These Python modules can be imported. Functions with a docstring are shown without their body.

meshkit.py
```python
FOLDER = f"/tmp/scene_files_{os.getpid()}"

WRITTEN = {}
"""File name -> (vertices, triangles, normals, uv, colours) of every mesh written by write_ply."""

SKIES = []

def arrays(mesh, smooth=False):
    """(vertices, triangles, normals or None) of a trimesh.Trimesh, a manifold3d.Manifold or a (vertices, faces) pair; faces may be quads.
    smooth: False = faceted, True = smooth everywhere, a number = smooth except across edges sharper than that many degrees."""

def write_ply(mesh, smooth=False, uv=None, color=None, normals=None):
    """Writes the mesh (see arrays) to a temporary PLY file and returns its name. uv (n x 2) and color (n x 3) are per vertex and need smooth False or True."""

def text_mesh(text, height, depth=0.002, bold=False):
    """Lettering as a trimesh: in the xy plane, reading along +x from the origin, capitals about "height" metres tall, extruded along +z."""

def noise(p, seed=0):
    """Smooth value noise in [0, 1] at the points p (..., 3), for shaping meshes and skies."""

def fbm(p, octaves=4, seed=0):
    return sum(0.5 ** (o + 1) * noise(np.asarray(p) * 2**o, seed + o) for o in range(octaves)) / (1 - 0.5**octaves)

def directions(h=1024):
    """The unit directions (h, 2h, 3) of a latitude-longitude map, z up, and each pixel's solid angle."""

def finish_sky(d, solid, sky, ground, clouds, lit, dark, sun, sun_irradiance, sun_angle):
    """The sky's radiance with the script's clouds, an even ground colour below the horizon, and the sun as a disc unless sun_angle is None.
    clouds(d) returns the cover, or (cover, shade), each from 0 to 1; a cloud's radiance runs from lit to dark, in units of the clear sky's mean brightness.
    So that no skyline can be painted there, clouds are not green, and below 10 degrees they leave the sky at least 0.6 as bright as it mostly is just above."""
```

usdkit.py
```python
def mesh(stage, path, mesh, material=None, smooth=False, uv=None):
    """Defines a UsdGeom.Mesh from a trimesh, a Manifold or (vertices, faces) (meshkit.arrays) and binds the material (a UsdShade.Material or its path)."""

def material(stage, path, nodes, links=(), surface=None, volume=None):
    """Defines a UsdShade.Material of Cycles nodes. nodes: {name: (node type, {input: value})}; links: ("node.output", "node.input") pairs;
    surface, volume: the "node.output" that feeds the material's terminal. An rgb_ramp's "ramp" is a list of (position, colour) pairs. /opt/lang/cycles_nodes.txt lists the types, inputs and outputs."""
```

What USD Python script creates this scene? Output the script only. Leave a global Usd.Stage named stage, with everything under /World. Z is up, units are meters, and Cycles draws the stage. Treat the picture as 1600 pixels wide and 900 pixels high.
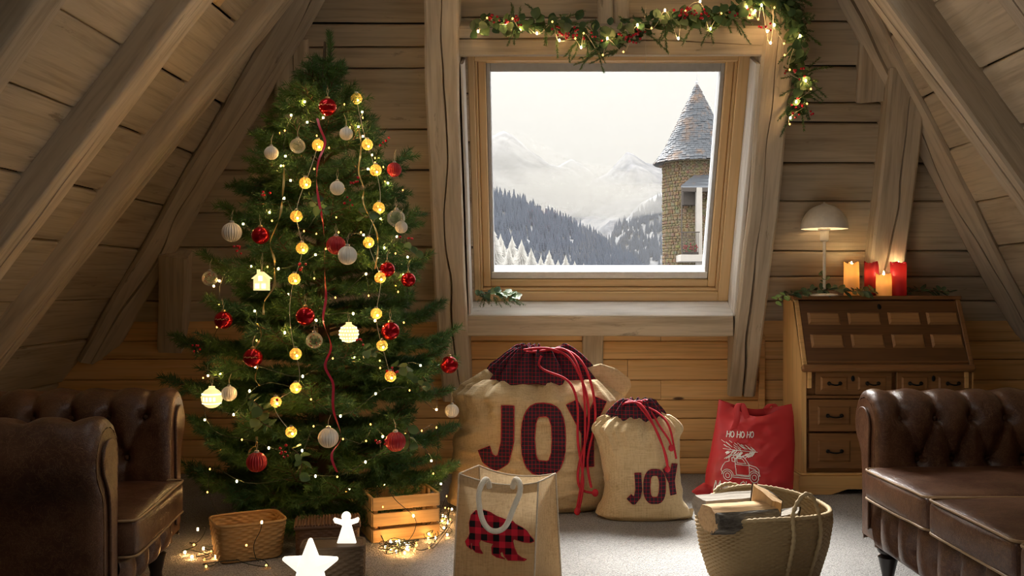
import math, random, numpy as np, trimesh, usdkit, meshkit
from pxr import Usd, UsdGeom, UsdLux, UsdShade, Gf, Sdf, Vt
from scipy.interpolate import LinearNDInterpolator, NearestNDInterpolator
from shapely.geometry import Polygon, LineString, MultiPolygon, box as sbox
from shapely.ops import unary_union

random.seed(7)
rng = np.random.default_rng(7)
stage = Usd.Stage.CreateInMemory()
UsdGeom.SetStageUpAxis(stage, 'Z')
UsdGeom.Xform.Define(stage, '/World')
stage.SetDefaultPrim(stage.GetPrimAtPath('/World'))
UsdGeom.Scope.Define(stage, '/World/Looks')

# ------------------------------------------------------------------ camera, sky, exposure
F, CX, CY, EYE = 1500.0, 840.0, 450.0, 1.12
cam = UsdGeom.Camera.Define(stage, '/World/camera')
cam.CreateHorizontalApertureAttr(36.0)
cam.CreateVerticalApertureAttr(20.25)
cam.CreateFocalLengthAttr(36.0 * F / 1600)
cam.CreateHorizontalApertureOffsetAttr(-(CX - 800) / 1600 * 36.0)
cam.AddTransformOp().Set(Gf.Matrix4d(1, 0, 0, 0, 0, 0, 1, 0, 0, -1, 0, 0, 0, 0, EYE, 1))
cam.CreateClippingRangeAttr((0.05, 100000.0))
cam.CreateExposureAttr(1.66)
LIGHTS = 0.56          # strength of the lamps and fairy lights
SUN, SUN_EL, SUN_AZ, SUN_ANGLE = 2.4, math.radians(47), math.radians(-10), 30.0
SKY = 1.16             # strength of the overcast sky


def M(name, nodes, links, surface=None, volume=None):
    return usdkit.material(stage, '/World/Looks/' + name, nodes, links, surface=surface, volume=volume)


# overcast sky: the standard overcast rise in brightness from the horizon to the zenith, with faint cloud
sky = M('overcast_sky', {
    'tc': ('texture_coordinate', {}), 'xyz': ('separate_xyz', {}),
    'rise': ('map_range', {'from_min': 0.0, 'from_max': 1.0, 'to_min': 0.22, 'to_max': 1.0, 'clamp': True}),
    'cl': ('noise_texture', {'scale': 2.5, 'detail': 5.0}),
    'cr': ('map_range', {'from_min': 0.3, 'from_max': 0.7, 'to_min': 0.93, 'to_max': 1.05, 'clamp': True}),
    'mul': ('math', {'math_type': 'multiply'}), 'st': ('math', {'math_type': 'multiply', 'value2': 0.85 * SKY}),
    'bg': ('background_shader', {'color': (1.0, 0.97, 0.92)})},
    [('tc.generated', 'xyz.vector'), ('xyz.z', 'rise.value'), ('tc.generated', 'cl.vector'), ('cl.fac', 'cr.value'),
     ('rise.result', 'mul.value1'), ('cr.result', 'mul.value2'), ('mul.value', 'st.value1'), ('st.value', 'bg.strength')], surface='bg.background')
dome = UsdLux.DomeLight.Define(stage, '/World/sky')
dome.CreateIntensityAttr(1.0)
UsdShade.MaterialBindingAPI.Apply(dome.GetPrim()).Bind(sky)

# the sun behind thin winter cloud: a broad soft disc high beyond the mountains
sun = UsdLux.DistantLight.Define(stage, '/World/sun')
sun.CreateIntensityAttr(1.0)
sun.CreateAngleAttr(SUN_ANGLE)
_e = np.array([math.sin(SUN_AZ) * math.cos(SUN_EL), math.cos(SUN_AZ) * math.cos(SUN_EL), math.sin(SUN_EL)])   # towards the sun
_x = np.cross([0, 0, 1.0], _e); _x /= np.linalg.norm(_x)
_y = np.cross(_e, _x)
sun.AddTransformOp().Set(Gf.Matrix4d(*_x, 0, *_y, 0, *_e, 0, 0, 0, 0, 1))
sun.CreateColorAttr(Gf.Vec3f(1.0, .965, .92))
sun.CreateIntensityAttr(SUN)
sun.CreateNormalizeAttr(True)


# ------------------------------------------------------------------ helpers: prims
COUNT, WORLD = {}, {'/World': np.eye(4)}


def path_for(name, parent):
    key = (parent, name)
    n = COUNT.get(key, 0)
    COUNT[key] = n + 1
    return f'{parent}/{name}' + (f'_{n:03d}' if n else '')


def tag(path, label=None, cat=None, group=None, kind=None):
    p = stage.GetPrimAtPath(path)
    for k, v in (('label', label), ('category', cat), ('group', group), ('kind', kind)):
        if v:
            p.SetCustomDataByKey(k, v)
    return path


def gf(m):
    return Gf.Matrix4d(*np.asarray(m, float).T.ravel().tolist())


def frame(origin=(0, 0, 0), rz=0.0, x=None, y=None, z=None):
    m = np.eye(4)
    if x is not None:
        m[:3, 0], m[:3, 1], m[:3, 2] = x, y, z
    else:
        c, s = math.cos(rz), math.sin(rz)
        m[:2, :2] = [[c, -s], [s, c]]
    m[:3, 3] = origin
    return m


def thing(name, label=None, cat=None, group=None, kind=None, loc=(0, 0, 0), rz=0.0, parent='/World', mat4=None):
    p = path_for(name, parent)
    x = UsdGeom.Xform.Define(stage, p)
    m = frame(loc, rz) if mat4 is None else mat4
    x.AddTransformOp().Set(gf(m))
    WORLD[p] = WORLD[parent] @ m
    return tag(p, label, cat, group, kind)


def put(name, mesh, mat, parent='/World', smooth=False, frame4=None, local=False, label=None, cat=None, group=None, kind=None):
    """One Mesh prim. Vertices are world coordinates; or the parent's (local=True); or those of the frame frame4 (a world matrix)."""
    p = path_for(name, parent)
    v, f, n = meshkit.arrays(mesh, smooth)
    xf = None
    if frame4 is not None:
        xf = np.linalg.inv(WORLD[parent]) @ frame4
    elif not local and parent != '/World' and not np.allclose(WORLD[parent], np.eye(4)):
        inv = np.linalg.inv(WORLD[parent])
        v = v @ inv[:3, :3].T + inv[:3, 3]
        n = None if n is None else n @ inv[:3, :3].T
    m = UsdGeom.Mesh.Define(stage, p)
    m.CreatePointsAttr(Vt.Vec3fArray.FromNumpy(v.astype(np.float32)))
    m.CreateFaceVertexCountsAttr(Vt.IntArray.FromNumpy(np.full(len(f), 3, np.int32)))
    m.CreateFaceVertexIndicesAttr(Vt.IntArray.FromNumpy(f.astype(np.int32).ravel()))
    m.CreateSubdivisionSchemeAttr('none')
    if n is not None:
        m.CreateNormalsAttr(Vt.Vec3fArray.FromNumpy(n.astype(np.float32)))
        m.SetNormalsInterpolation('vertex')
    if xf is not None:
        m.AddTransformOp().Set(gf(xf))
    WORLD[p] = WORLD[parent] @ (np.eye(4) if xf is None else xf)
    UsdShade.MaterialBindingAPI.Apply(m.GetPrim()).Bind(mat)
    return tag(p, label, cat, group, kind)


def copy(src, name, loc, rz=0.0, scale=1.0, label=None, cat=None, group=None, mat4=None):
    p = path_for(name, '/World')
    x = UsdGeom.Xform.Define(stage, p)
    m = frame(loc, rz) if mat4 is None else np.array(mat4, float)
    m[:3, :3] *= scale
    x.GetPrim().GetReferences().AddInternalReference(src)
    x.ClearXformOpOrder()
    x.MakeMatrixXform().Set(gf(m))
    x.GetPrim().SetInstanceable(True)
    WORLD[p] = m
    return tag(p, label, cat, group)


# ------------------------------------------------------------------ helpers: shapes
def cat_(ms):
    return trimesh.util.concatenate([m if isinstance(m, trimesh.Trimesh) else tm(m) for m in ms])


def tm(vf):
    v, f, _ = meshkit.arrays(vf)
    return trimesh.Trimesh(v, f, process=False)


def grid(P, cu=False, cv=False, flip=False):
    """P (n, m, 3): a sheet of quads; cu / cv close it along n / m."""
    P = np.asarray(P, float)
    n, m = P.shape[:2]
    i, j = np.meshgrid(np.arange(n if cu else n - 1), np.arange(m if cv else m - 1), indexing='ij')
    a, b = i * m + j, ((i + 1) % n) * m + j
    c, d = ((i + 1) % n) * m + (j + 1) % m, i * m + (j + 1) % m
    f = np.vstack([np.stack([a, b, c], -1).reshape(-1, 3), np.stack([a, c, d], -1).reshape(-1, 3)])
    return trimesh.Trimesh(P.reshape(-1, 3), f[:, ::-1] if flip else f, process=False)


def capped(P, flip=False):
    """Rings P (n, m, 3), closed around m, with both ends closed by fans."""
    P = np.asarray(P, float)
    n, m = P.shape[:2]
    g = grid(P, cv=True, flip=flip)
    v = np.vstack([g.vertices, P[0].mean(0), P[-1].mean(0)])
    k = np.arange(m)
    e0 = np.stack([np.full(m, n * m), k, (k + 1) % m], -1)
    e1 = np.stack([np.full(m, n * m + 1), (n - 1) * m + (k + 1) % m, (n - 1) * m + k], -1)
    e = np.vstack([e0, e1])
    return trimesh.Trimesh(v, np.vstack([g.faces, e[:, ::-1] if flip else e]), process=False)


def tube(pts, r, sides=6, caps=True, closed=False):
    p = np.asarray(pts, float)
    t = np.gradient(p, axis=0) if not closed else np.roll(p, -1, 0) - np.roll(p, 1, 0)
    t /= np.linalg.norm(t, axis=1, keepdims=True) + 1e-12
    a = np.cross(t[0], [0, 0, 1.0] if abs(t[0][2]) < .9 else [1.0, 0, 0])
    A = []
    for k in range(len(p)):
        a = a - t[k] * (a @ t[k])
        a /= np.linalg.norm(a) + 1e-12
        A.append(a)
    A = np.array(A)
    B = np.cross(t, A)
    th = np.arange(sides) * 2 * np.pi / sides
    r = np.broadcast_to(np.asarray(r, float), (len(p),))
    P = p[:, None] + r[:, None, None] * (np.cos(th)[None, :, None] * A[:, None] + np.sin(th)[None, :, None] * B[:, None])
    if closed:
        return grid(P, cu=True, cv=True)
    return capped(P) if caps else grid(P, cv=True)


def spline(pts, n=40, closed=False):
    from scipy.interpolate import CubicSpline
    p = np.asarray(pts, float)
    if closed:
        p = np.vstack([p, p[:1]])
    d = np.r_[0, np.cumsum(np.linalg.norm(np.diff(p, axis=0), axis=1) + 1e-9)]
    cs = CubicSpline(d, p, bc_type='periodic' if closed else 'natural')
    return cs(np.linspace(0, d[-1], n, endpoint=not closed))


def lathe(prof, n=32, sx=1.0, sy=1.0):
    """prof: (radius, z) from bottom to top."""
    prof = np.asarray(prof, float)
    th = np.arange(n) * 2 * np.pi / n
    P = np.stack([prof[:, :1] * np.cos(th) * sx, prof[:, :1] * np.sin(th) * sy, np.repeat(prof[:, 1:], n, 1)], -1)
    return capped(P, flip=True)


def rbox(sx, sy, sz, r=0.005, n=1):
    """A box of size sx, sy, sz centred on the origin with rounded edges (n rings per rounding; n=1 is a chamfer)."""
    h = np.array([sx, sy, sz]) / 2
    r = min(r, h.min() * .98)
    pts = []
    for s in np.ndindex(2, 2, 2):
        c = (np.array(s) * 2 - 1) * (h - r)
        sg = np.array(s) * 2 - 1
        if n == 1:
            for k in range(3):
                e = np.zeros(3); e[k] = r * sg[k]
                pts.append(c + e)
        else:
            for i in range(n + 1):
                for j in range(n + 1):
                    a, b = i / n * np.pi / 2, j / n * np.pi / 2
                    pts.append(c + r * sg * np.array([np.cos(a) * np.cos(b), np.cos(a) * np.sin(b), np.sin(a)]))
    return trimesh.convex.convex_hull(np.array(pts))


def bx(x0, x1, y0, y1, z0, z1, r=0.004, n=1):
    m = rbox(abs(x1 - x0), abs(y1 - y0), abs(z1 - z0), r, n)
    m.apply_translation([(x0 + x1) / 2, (y0 + y1) / 2, (z0 + z1) / 2])
    return m


def cushion(sx, sy, sz, r, crown=0.0, n=14):
    """Soft block: dense rounded box, faces crowned outward."""
    u = np.linspace(-1, 1, n)
    u = np.sign(u) * (1 - (1 - np.abs(u)) ** 1.4)
    h = np.array([sx, sy, sz]) / 2
    faces = []
    for ax in range(3):
        for sg in (-1, 1):
            a, b = [k for k in range(3) if k != ax]
            P = np.zeros((n, n, 3))
            P[..., a], P[..., b] = u[:, None] * h[a], u[None, :] * h[b]
            P[..., ax] = sg * h[ax]
            q = np.clip(P, -(h - r), h - r)
            d = P - q
            P = q + d / (np.linalg.norm(d, axis=-1, keepdims=True) + 1e-12) * r
            w = (1 - (P[..., a] / h[a]) ** 2) * (1 - (P[..., b] / h[b]) ** 2)
            P[..., ax] += sg * crown * (1.0 if ax == 2 else .45) * np.clip(w, 0, 1)
            faces.append(grid(P, flip=(sg > 0) == (ax == 1)))
    m = cat_(faces)
    m.merge_vertices(digits_vertex=5)
    return m


def extrude(poly, depth, simplify=0):
    gs = [poly] if isinstance(poly, Polygon) else list(poly.geoms)
    return cat_([trimesh.creation.extrude_polygon(g, depth, engine='earcut') for g in gs if g.area > 1e-9])


def warp(m, fn):
    m = m.copy()
    m.vertices = fn(np.array(m.vertices))
    return m


def refine(m, size):
    v, f = trimesh.remesh.subdivide_to_size(m.vertices, m.faces, size, max_iter=12)
    return trimesh.Trimesh(v, f, process=False)


def at(px, py, Y):
    """The point at distance Y along the view axis that the photograph shows at (px, py)."""
    return np.array([(px - CX) / F * Y, Y, EYE + (CY - py) / F * Y])


def lerp(a, b, t):
    return np.asarray(a, float) * (1 - t) + np.asarray(b, float) * t


# ------------------------------------------------------------------ materials
def wood(name, stops, scale=(1.2, 16, 16), bump=.3, rough=.6, spec=.3, fine=60.0, dirt=None, knots=False, finedark=.53):
    """Grain along the object's own x axis, shifted at random from object to object."""
    n = {'tc': ('texture_coordinate', {}), 'oi': ('object_info', {}), 'rnd': ('math', {'math_type': 'multiply', 'value2': 37.0}),
         'cmb': ('combine_xyz', {}), 'add': ('vector_math', {'math_type': 'add'}),
         'mp': ('mapping', {'scale': scale}), 'no': ('noise_texture', {'scale': 1.6, 'detail': 6.0, 'roughness': .62, 'distortion': .6}),
         'rp': ('rgb_ramp', {'ramp': stops}),
         'mf': ('mapping', {'scale': (scale[0] * 2.5, fine, fine)}), 'nf': ('noise_texture', {'scale': 1.0, 'detail': 3.0}),
         'val': ('map_range', {'to_min': .86, 'to_max': 1.1}), 'hs': ('hsv', {}),
         'fm': ('mix', {'mix_type': 'multiply', 'fac': .45}), 'bu': ('bump', {'strength': bump, 'distance': .004}),
         'p': ('principled_bsdf', {'roughness': rough, 'specular_ior_level': spec}), 'sum': ('math', {'math_type': 'add'})}
    l = [('oi.random', 'rnd.value1'), ('rnd.value', 'cmb.x'), ('rnd.value', 'cmb.y'), ('rnd.value', 'cmb.z'), ('tc.object', 'add.vector1'), ('cmb.vector', 'add.vector2'),
         ('add.vector', 'mp.vector'), ('mp.vector', 'no.vector'), ('no.fac', 'rp.fac'), ('add.vector', 'mf.vector'), ('mf.vector', 'nf.vector'),
         ('rp.color', 'fm.color1'), ('nf.color', 'fm.color2'), ('oi.random', 'val.value'), ('val.result', 'hs.value'), ('nf.fac', 'sum.value1'), ('no.fac', 'sum.value2'), ('sum.value', 'bu.height'), ('bu.normal', 'p.normal')]
    n['nf'][1]['detail'] = 3.0
    n['gr'] = ('rgb_ramp', {'ramp': [(.3, (finedark + .02, finedark, finedark - .02)), (.5, (1, 1, 1)), (1, (1, 1, 1))]})
    l = [x for x in l if x != ('nf.color', 'fm.color2')] + [('nf.fac', 'gr.fac'), ('gr.color', 'fm.color2')]
    last = 'fm.color'
    if dirt:   # worn dark streaks and flaked paint
        n['md'] = ('mapping', {'scale': (2.2, 9, 9)})
        n['nd'] = ('noise_texture', {'scale': 1.3, 'detail': 7.0, 'roughness': .7, 'distortion': .3})
        n['rd'] = ('rgb_ramp', {'ramp': [(0, (1, 1, 1)), (.30, (1, 1, 1)), (.37, (0, 0, 0)), (1, (0, 0, 0))]})
        n['xd'] = ('mix', {'color2': dirt})
        n['hd'] = ('math', {'math_type': 'multiply', 'value2': .55})
        l += [('add.vector', 'md.vector'), ('md.vector', 'nd.vector'), ('nd.fac', 'rd.fac'), ('rd.color', 'hd.value1'), ('hd.value', 'xd.fac'), (last, 'xd.color1')]
        last = 'xd.color'
    if knots:
        n['mk'] = ('mapping', {'scale': (1.9, 5.5, 5.5)})
        n['vk'] = ('voronoi_texture', {'scale': 1.0, 'randomness': 1.0})
        n['rk'] = ('rgb_ramp', {'ramp': [(0, (1, 1, 1)), (.045, (.9, .9, .9)), (.075, (0, 0, 0)), (1, (0, 0, 0))]})
        n['xk'] = ('mix', {'color2': (.06, .025, .01)})
        l += [('add.vector', 'mk.vector'), ('mk.vector', 'vk.vector'), ('vk.distance', 'rk.fac'), ('rk.color', 'xk.fac'), (last, 'xk.color1')]
        last = 'xk.color'
    l += [(last, 'hs.color'), ('hs.color', 'p.base_color')]
    return M(name, n, l, 'p.BSDF')


def plain(name, color, rough=.5, metallic=0.0, spec=.5, bump=0.0, bscale=40.0, **kw):
    n = {'p': ('principled_bsdf', {'base_color': color, 'roughness': rough, 'metallic': metallic, 'specular_ior_level': spec, **kw})}
    l = []
    n['tc'] = ('texture_coordinate', {})
    n['no'] = ('noise_texture', {'scale': bscale, 'detail': 4.0})
    n['cr'] = ('map_range', {'from_min': .3, 'from_max': .7, 'to_min': .94, 'to_max': 1.05})
    n['hs'] = ('hsv', {'color': color})
    l += [('tc.object', 'no.vector'), ('no.fac', 'cr.value'), ('cr.result', 'hs.value'), ('hs.color', 'p.base_color')]
    if bump:
        n['bu'] = ('bump', {'strength': bump, 'distance': .003})
        l += [('no.fac', 'bu.height'), ('bu.normal', 'p.normal')]
    return M(name, n, l, 'p.BSDF')


def emit(name, color, strength):
    return M(name, {'e': ('emission', {'color': color, 'strength': strength * LIGHTS})}, [], 'e.emission')


W_BEAM = wood('painted_beam_wood', [(.25, (.41, .335, .24)), (.45, (.56, .47, .35)), (.65, (.65, .56, .43)), (.8, (.49, .405, .30))], (1.0, 10, 10), .55, .7, .25, 45, dirt=(.12, .095, .07))
W_PLANK = wood('painted_plank_wood', [(.25, (.40, .325, .23)), (.45, (.54, .455, .335)), (.65, (.62, .53, .40)), (.8, (.48, .395, .29))], (.8, 9, 9), .6, .7, .25, 50, dirt=(.13, .10, .07))
W_PINE = wood('varnished_pine', [(.25, (.62, .34, .13)), (.45, (.74, .45, .19)), (.6, (.78, .50, .23)), (.8, (.57, .30, .11))], (.7, 14, 14), .1, .42, .4, 70, knots=True)
W_FRAME = wood('window_pine', [(.3, (.66, .45, .22)), (.5, (.72, .51, .27)), (.75, (.62, .41, .19))], (.5, 18, 18), .04, .4, .4, 50, finedark=.75)
W_WHITE = wood('worn_white_paint', [(.25, (.62, .60, .57)), (.5, (.80, .78, .75)), (.75, (.74, .72, .69))], (1.0, 8, 8), .5, .6, .3, 40, dirt=(.35, .31, .26))
GREY_METAL = plain('grey_aluminium', (.50, .51, .52), .45, .2)
DARK = plain('dark_gap', (.02, .017, .013), .9, spec=.1)
WHITE_PAINT = plain('white_paint', (.78, .77, .75), .5)
GLASS = M('window_glass', {'t': ('transparent_bsdf', {'color': (.97, .98, .98)}), 'g': ('glossy_bsdf', {'roughness': .02, 'color': (1, 1, 1)}), 'f': ('fresnel', {'IOR': 1.14}), 'm': ('mix_closure', {})},
          [('f.fac', 'm.fac'), ('t.BSDF', 'm.closure1'), ('g.BSDF', 'm.closure2')], 'm.closure')
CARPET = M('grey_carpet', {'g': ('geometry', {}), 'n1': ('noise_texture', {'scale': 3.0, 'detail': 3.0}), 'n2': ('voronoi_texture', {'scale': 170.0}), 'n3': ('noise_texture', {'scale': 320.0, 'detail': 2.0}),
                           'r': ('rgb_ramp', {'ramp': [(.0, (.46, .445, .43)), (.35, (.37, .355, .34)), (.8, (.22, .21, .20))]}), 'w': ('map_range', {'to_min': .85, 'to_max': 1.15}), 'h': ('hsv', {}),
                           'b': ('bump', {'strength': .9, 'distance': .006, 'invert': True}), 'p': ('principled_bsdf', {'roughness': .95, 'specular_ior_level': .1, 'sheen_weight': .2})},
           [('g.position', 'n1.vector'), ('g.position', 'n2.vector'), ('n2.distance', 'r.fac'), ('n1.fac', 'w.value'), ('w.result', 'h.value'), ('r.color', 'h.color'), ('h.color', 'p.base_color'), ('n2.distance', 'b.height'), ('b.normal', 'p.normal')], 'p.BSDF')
# ------------------------------------------------------------------ the attic shell
LEAN = math.radians(25.0)
SA, CA = math.sin(LEAN), math.cos(LEAN)
KZ, KY = 0.87, 5.79        # top and distance of the pine knee wall
LY0 = 5.84                 # above it, a ledge further back, the planked wall leans into the room


def lp(x, s, t=0.0):
    """Point on the leaning wall: s metres up the slope from the knee wall, t metres out into the room."""
    return np.array([x, LY0 - s * SA - t * CA, KZ + s * CA - t * SA])


def lean(px, py, t=0.0):
    """(x, s) of the point of the leaning wall seen at (px, py)."""
    k = (CY - py) / F
    # Y = LY0 - s SA - t CA ; EYE + k Y = KZ + s CA - t SA
    s = (EYE - KZ + t * SA + k * (LY0 - t * CA)) / (CA + k * SA)
    Y = LY0 - s * SA - t * CA
    return (px - CX) / F * Y, s


LEANF = frame(lp(0, 0), x=(1, 0, 0), y=(0, -SA, CA), z=(0, -CA, -SA))   # local x along the wall, y up the slope, z into the room


def roof_left(z, d=0.0):
    return -1.32 - .78 * (2.59 - z) + d * 1.268   # d: metres into the room, measured square to the slope


def roof_right(z, d=0.0):
    return 2.06 + .75 * (2.15 - z) - d * 1.25


def rough(m, amp, freq, seed=0, aniso=(0.25, 1, 1)):
    v = np.array(m.vertices)
    q = v * np.array(aniso) * freq
    o = np.stack([meshkit.fbm(q + k * 31.7, 3, seed + k) - .5 for k in range(3)], -1)
    o[:, 0] *= .2
    m.vertices = v + 2 * amp * o
    return m


def beam(name, a, b, w, h, inward, mat, parent, amp=.012, seed=0, crack=True, chamfer=.013, **kw):
    """Rough-hewn beam from a to b (world), w wide, h deep; local z is its face towards 'inward'; a and b lie on that face's centre line. Returns its path."""
    a, b = np.asarray(a, float), np.asarray(b, float)
    L = np.linalg.norm(b - a)
    x = (b - a) / L
    z = np.asarray(inward, float)
    z = z - x * (z @ x)
    z /= np.linalg.norm(z)
    y = np.cross(z, x)
    c = chamfer
    prof = []
    for (py_, pz_) in ((-w / 2, -h), (-w / 2, -h * .6), (-w / 2, -h * .3), (-w / 2, -c), (-w / 2 + c, 0), (-w * .2, 0), (-.007, 0), (0.0, -.04 if crack else 0), (.007, 0), (w * .2, 0), (w / 2 - c, 0), (w / 2, -c), (w / 2, -h * .3), (w / 2, -h * .6), (w / 2, -h)):
        prof.append((py_, pz_))
    prof = np.array(prof)
    n = max(8, int(L / .05))
    xs = np.linspace(0, L, n)
    P = np.zeros((n, len(prof), 3))
    P[..., 0] = xs[:, None]
    wob = (meshkit.fbm(np.stack([xs * 1.1, xs * 0 + seed, xs * 0], -1), 3, seed) - .5) * 2 * amp * 2.2
    P[..., 1] = prof[None, :, 0] + wob[:, None]
    P[..., 2] = prof[None, :, 1]
    if crack:   # the drying crack wanders and opens along the beam
        off = (meshkit.fbm(np.stack([xs * 1.3, xs * 0 + 5, xs * 0 + seed], -1), 3, seed + 9) - .5) * w * .55
        op = np.clip(meshkit.noise(np.stack([xs * 1.7, xs * 0 + 3.3, xs * 0], -1), seed + 4) * 1.6 - .35, 0.05, 1)
        for k, base in ((6, -.008), (7, 0), (8, .008)):
            P[:, k, 1] = off + base * op + wob
        P[:, 7, 2] = -.045 * op
        P[:, 5, 1] = np.minimum(P[:, 5, 1], P[:, 6, 1] - .01)
        P[:, 9, 1] = np.maximum(P[:, 9, 1], P[:, 8, 1] + .01)
    m = capped(P)
    v = np.array(m.vertices)
    q = v * np.array([2.2, 9, 9])
    o = np.stack([meshkit.fbm(q + k * 31.7, 3, seed + k) - .5 for k in range(3)], -1)
    o[:, 0] = 0
    m.vertices = v + .9 * amp * o
    return put(name, m, mat, parent, smooth=40, frame4=frame(a, x=x, y=y, z=z), **kw)


def plank(name, x0, x1, y0, y1, th, F4, mat, parent, seed=0, wob=.006, slant=0.0):
    """Board in the frame F4: from x0 to x1, between wavy edges y0 and y1, th thick (local z from 0 up)."""
    n = max(3, int(abs(x1 - x0) / .12))
    xs = np.linspace(x0, x1, n)
    g = lambda s: (meshkit.fbm(np.stack([xs * 1.6, xs * 0 + s, xs * 0], -1), 3, seed) - .5) * 2 * wob
    lo, hi = y0 + g(1.7), y1 + g(7.1) + slant * (xs - x0)
    zz = th + g(12.3) * .8
    e = min(.008, th * .4)
    P = np.stack([np.stack([xs, lo, xs * 0], -1), np.stack([xs, lo, zz - e], -1), np.stack([xs, lo + e, zz], -1),
                  np.stack([xs, (lo + hi) / 2, zz + .003], -1), np.stack([xs, hi - e, zz], -1), np.stack([xs, hi, zz - e], -1), np.stack([xs, hi, xs * 0], -1)], 1)
    return put(name, capped(P, flip=True), mat, parent, smooth=50, frame4=F4)


# floor
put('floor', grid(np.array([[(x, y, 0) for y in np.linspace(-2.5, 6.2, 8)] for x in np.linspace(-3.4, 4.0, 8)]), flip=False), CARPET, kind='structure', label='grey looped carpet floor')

# ---- back wall: knee wall of pine boards, leaning planks above
WB = thing('wall_back', 'back wall of painted planks leaning in above a pine knee wall', kind='structure')
KF = frame((0, KY, 0), x=(1, 0, 0), y=(0, 0, 1), z=(0, -1, 0))
pz = [0.0, .098, .205, .335, .445, .565, .69, .80, .93]
for k in range(8):
    cuts = [-3.15, -1.9 + .35 * (k % 3), .34 + .2 * ((k * 2) % 3), 3.6]
    for j in range(3):
        plank('pine_board', cuts[j] + .001, cuts[j + 1] - .001, pz[k] + .0012, pz[k + 1] - .0012, .018, KF, W_PINE, WB, k * 5 + j, .0003)
put('backing', cat_([bx(-3.4, 3.9, KY + .004, KY + .05, 0, .92, .001)]), DARK, WB)
put('ledge_board', bx(-3.2, 3.7, KY - .02, KY + .2, .928, .936, .002), W_PINE, WB)
XL, XR = -.40, 1.16       # window bay between the posts
SILL_S, HEAD_S = lean(800, 466, 0)[1], lean(800, 88, 0)[1]
# planks, left of the window, in the frame of the leaning wall; joints read off the photograph
jl = [lean(600, y, .03)[1] for y in (520, 470, 386, 333, 267, 203, 107, 73, 36, -12, -70, -130, -190, -260, -330, -400)]
for k in range(len(jl) - 1):
    zt = KZ + jl[k] * CA
    xh = roof_left(zt) - .14
    plank('plank', xh, -.45, jl[k] + .004, jl[k + 1] - .004, .035 + .006 * rng.random(), LEANF, W_PLANK, WB, 100 + k, .007)
jr = [lean(1380, y, .03)[1] for y in (505, 470, 432, 392, 314, 255, 192, 160, 103, 34, -30, -95, -150, -210, -280, -350, -420)]
for k in range(len(jr) - 1):
    zt = KZ + jr[k] * CA
    xh = roof_right(zt) + .12
    plank('plank', 1.22, xh, jr[k] + .004, jr[k + 1] - .004, .035 + .006 * rng.random(), LEANF, W_PLANK, WB, 140 + k, .007)
ja = [HEAD_S + .02] + [lean(840, y, .03)[1] for y in (28, -34, -90, -150, -210, -280, -350, -420)]
for k in range(len(ja) - 1):
    plank('plank', -.46, 1.24, ja[k] + .004, ja[k + 1] - .004, .035 + .006 * rng.random(), LEANF, W_PLANK, WB, 180 + k, .006)
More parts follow.
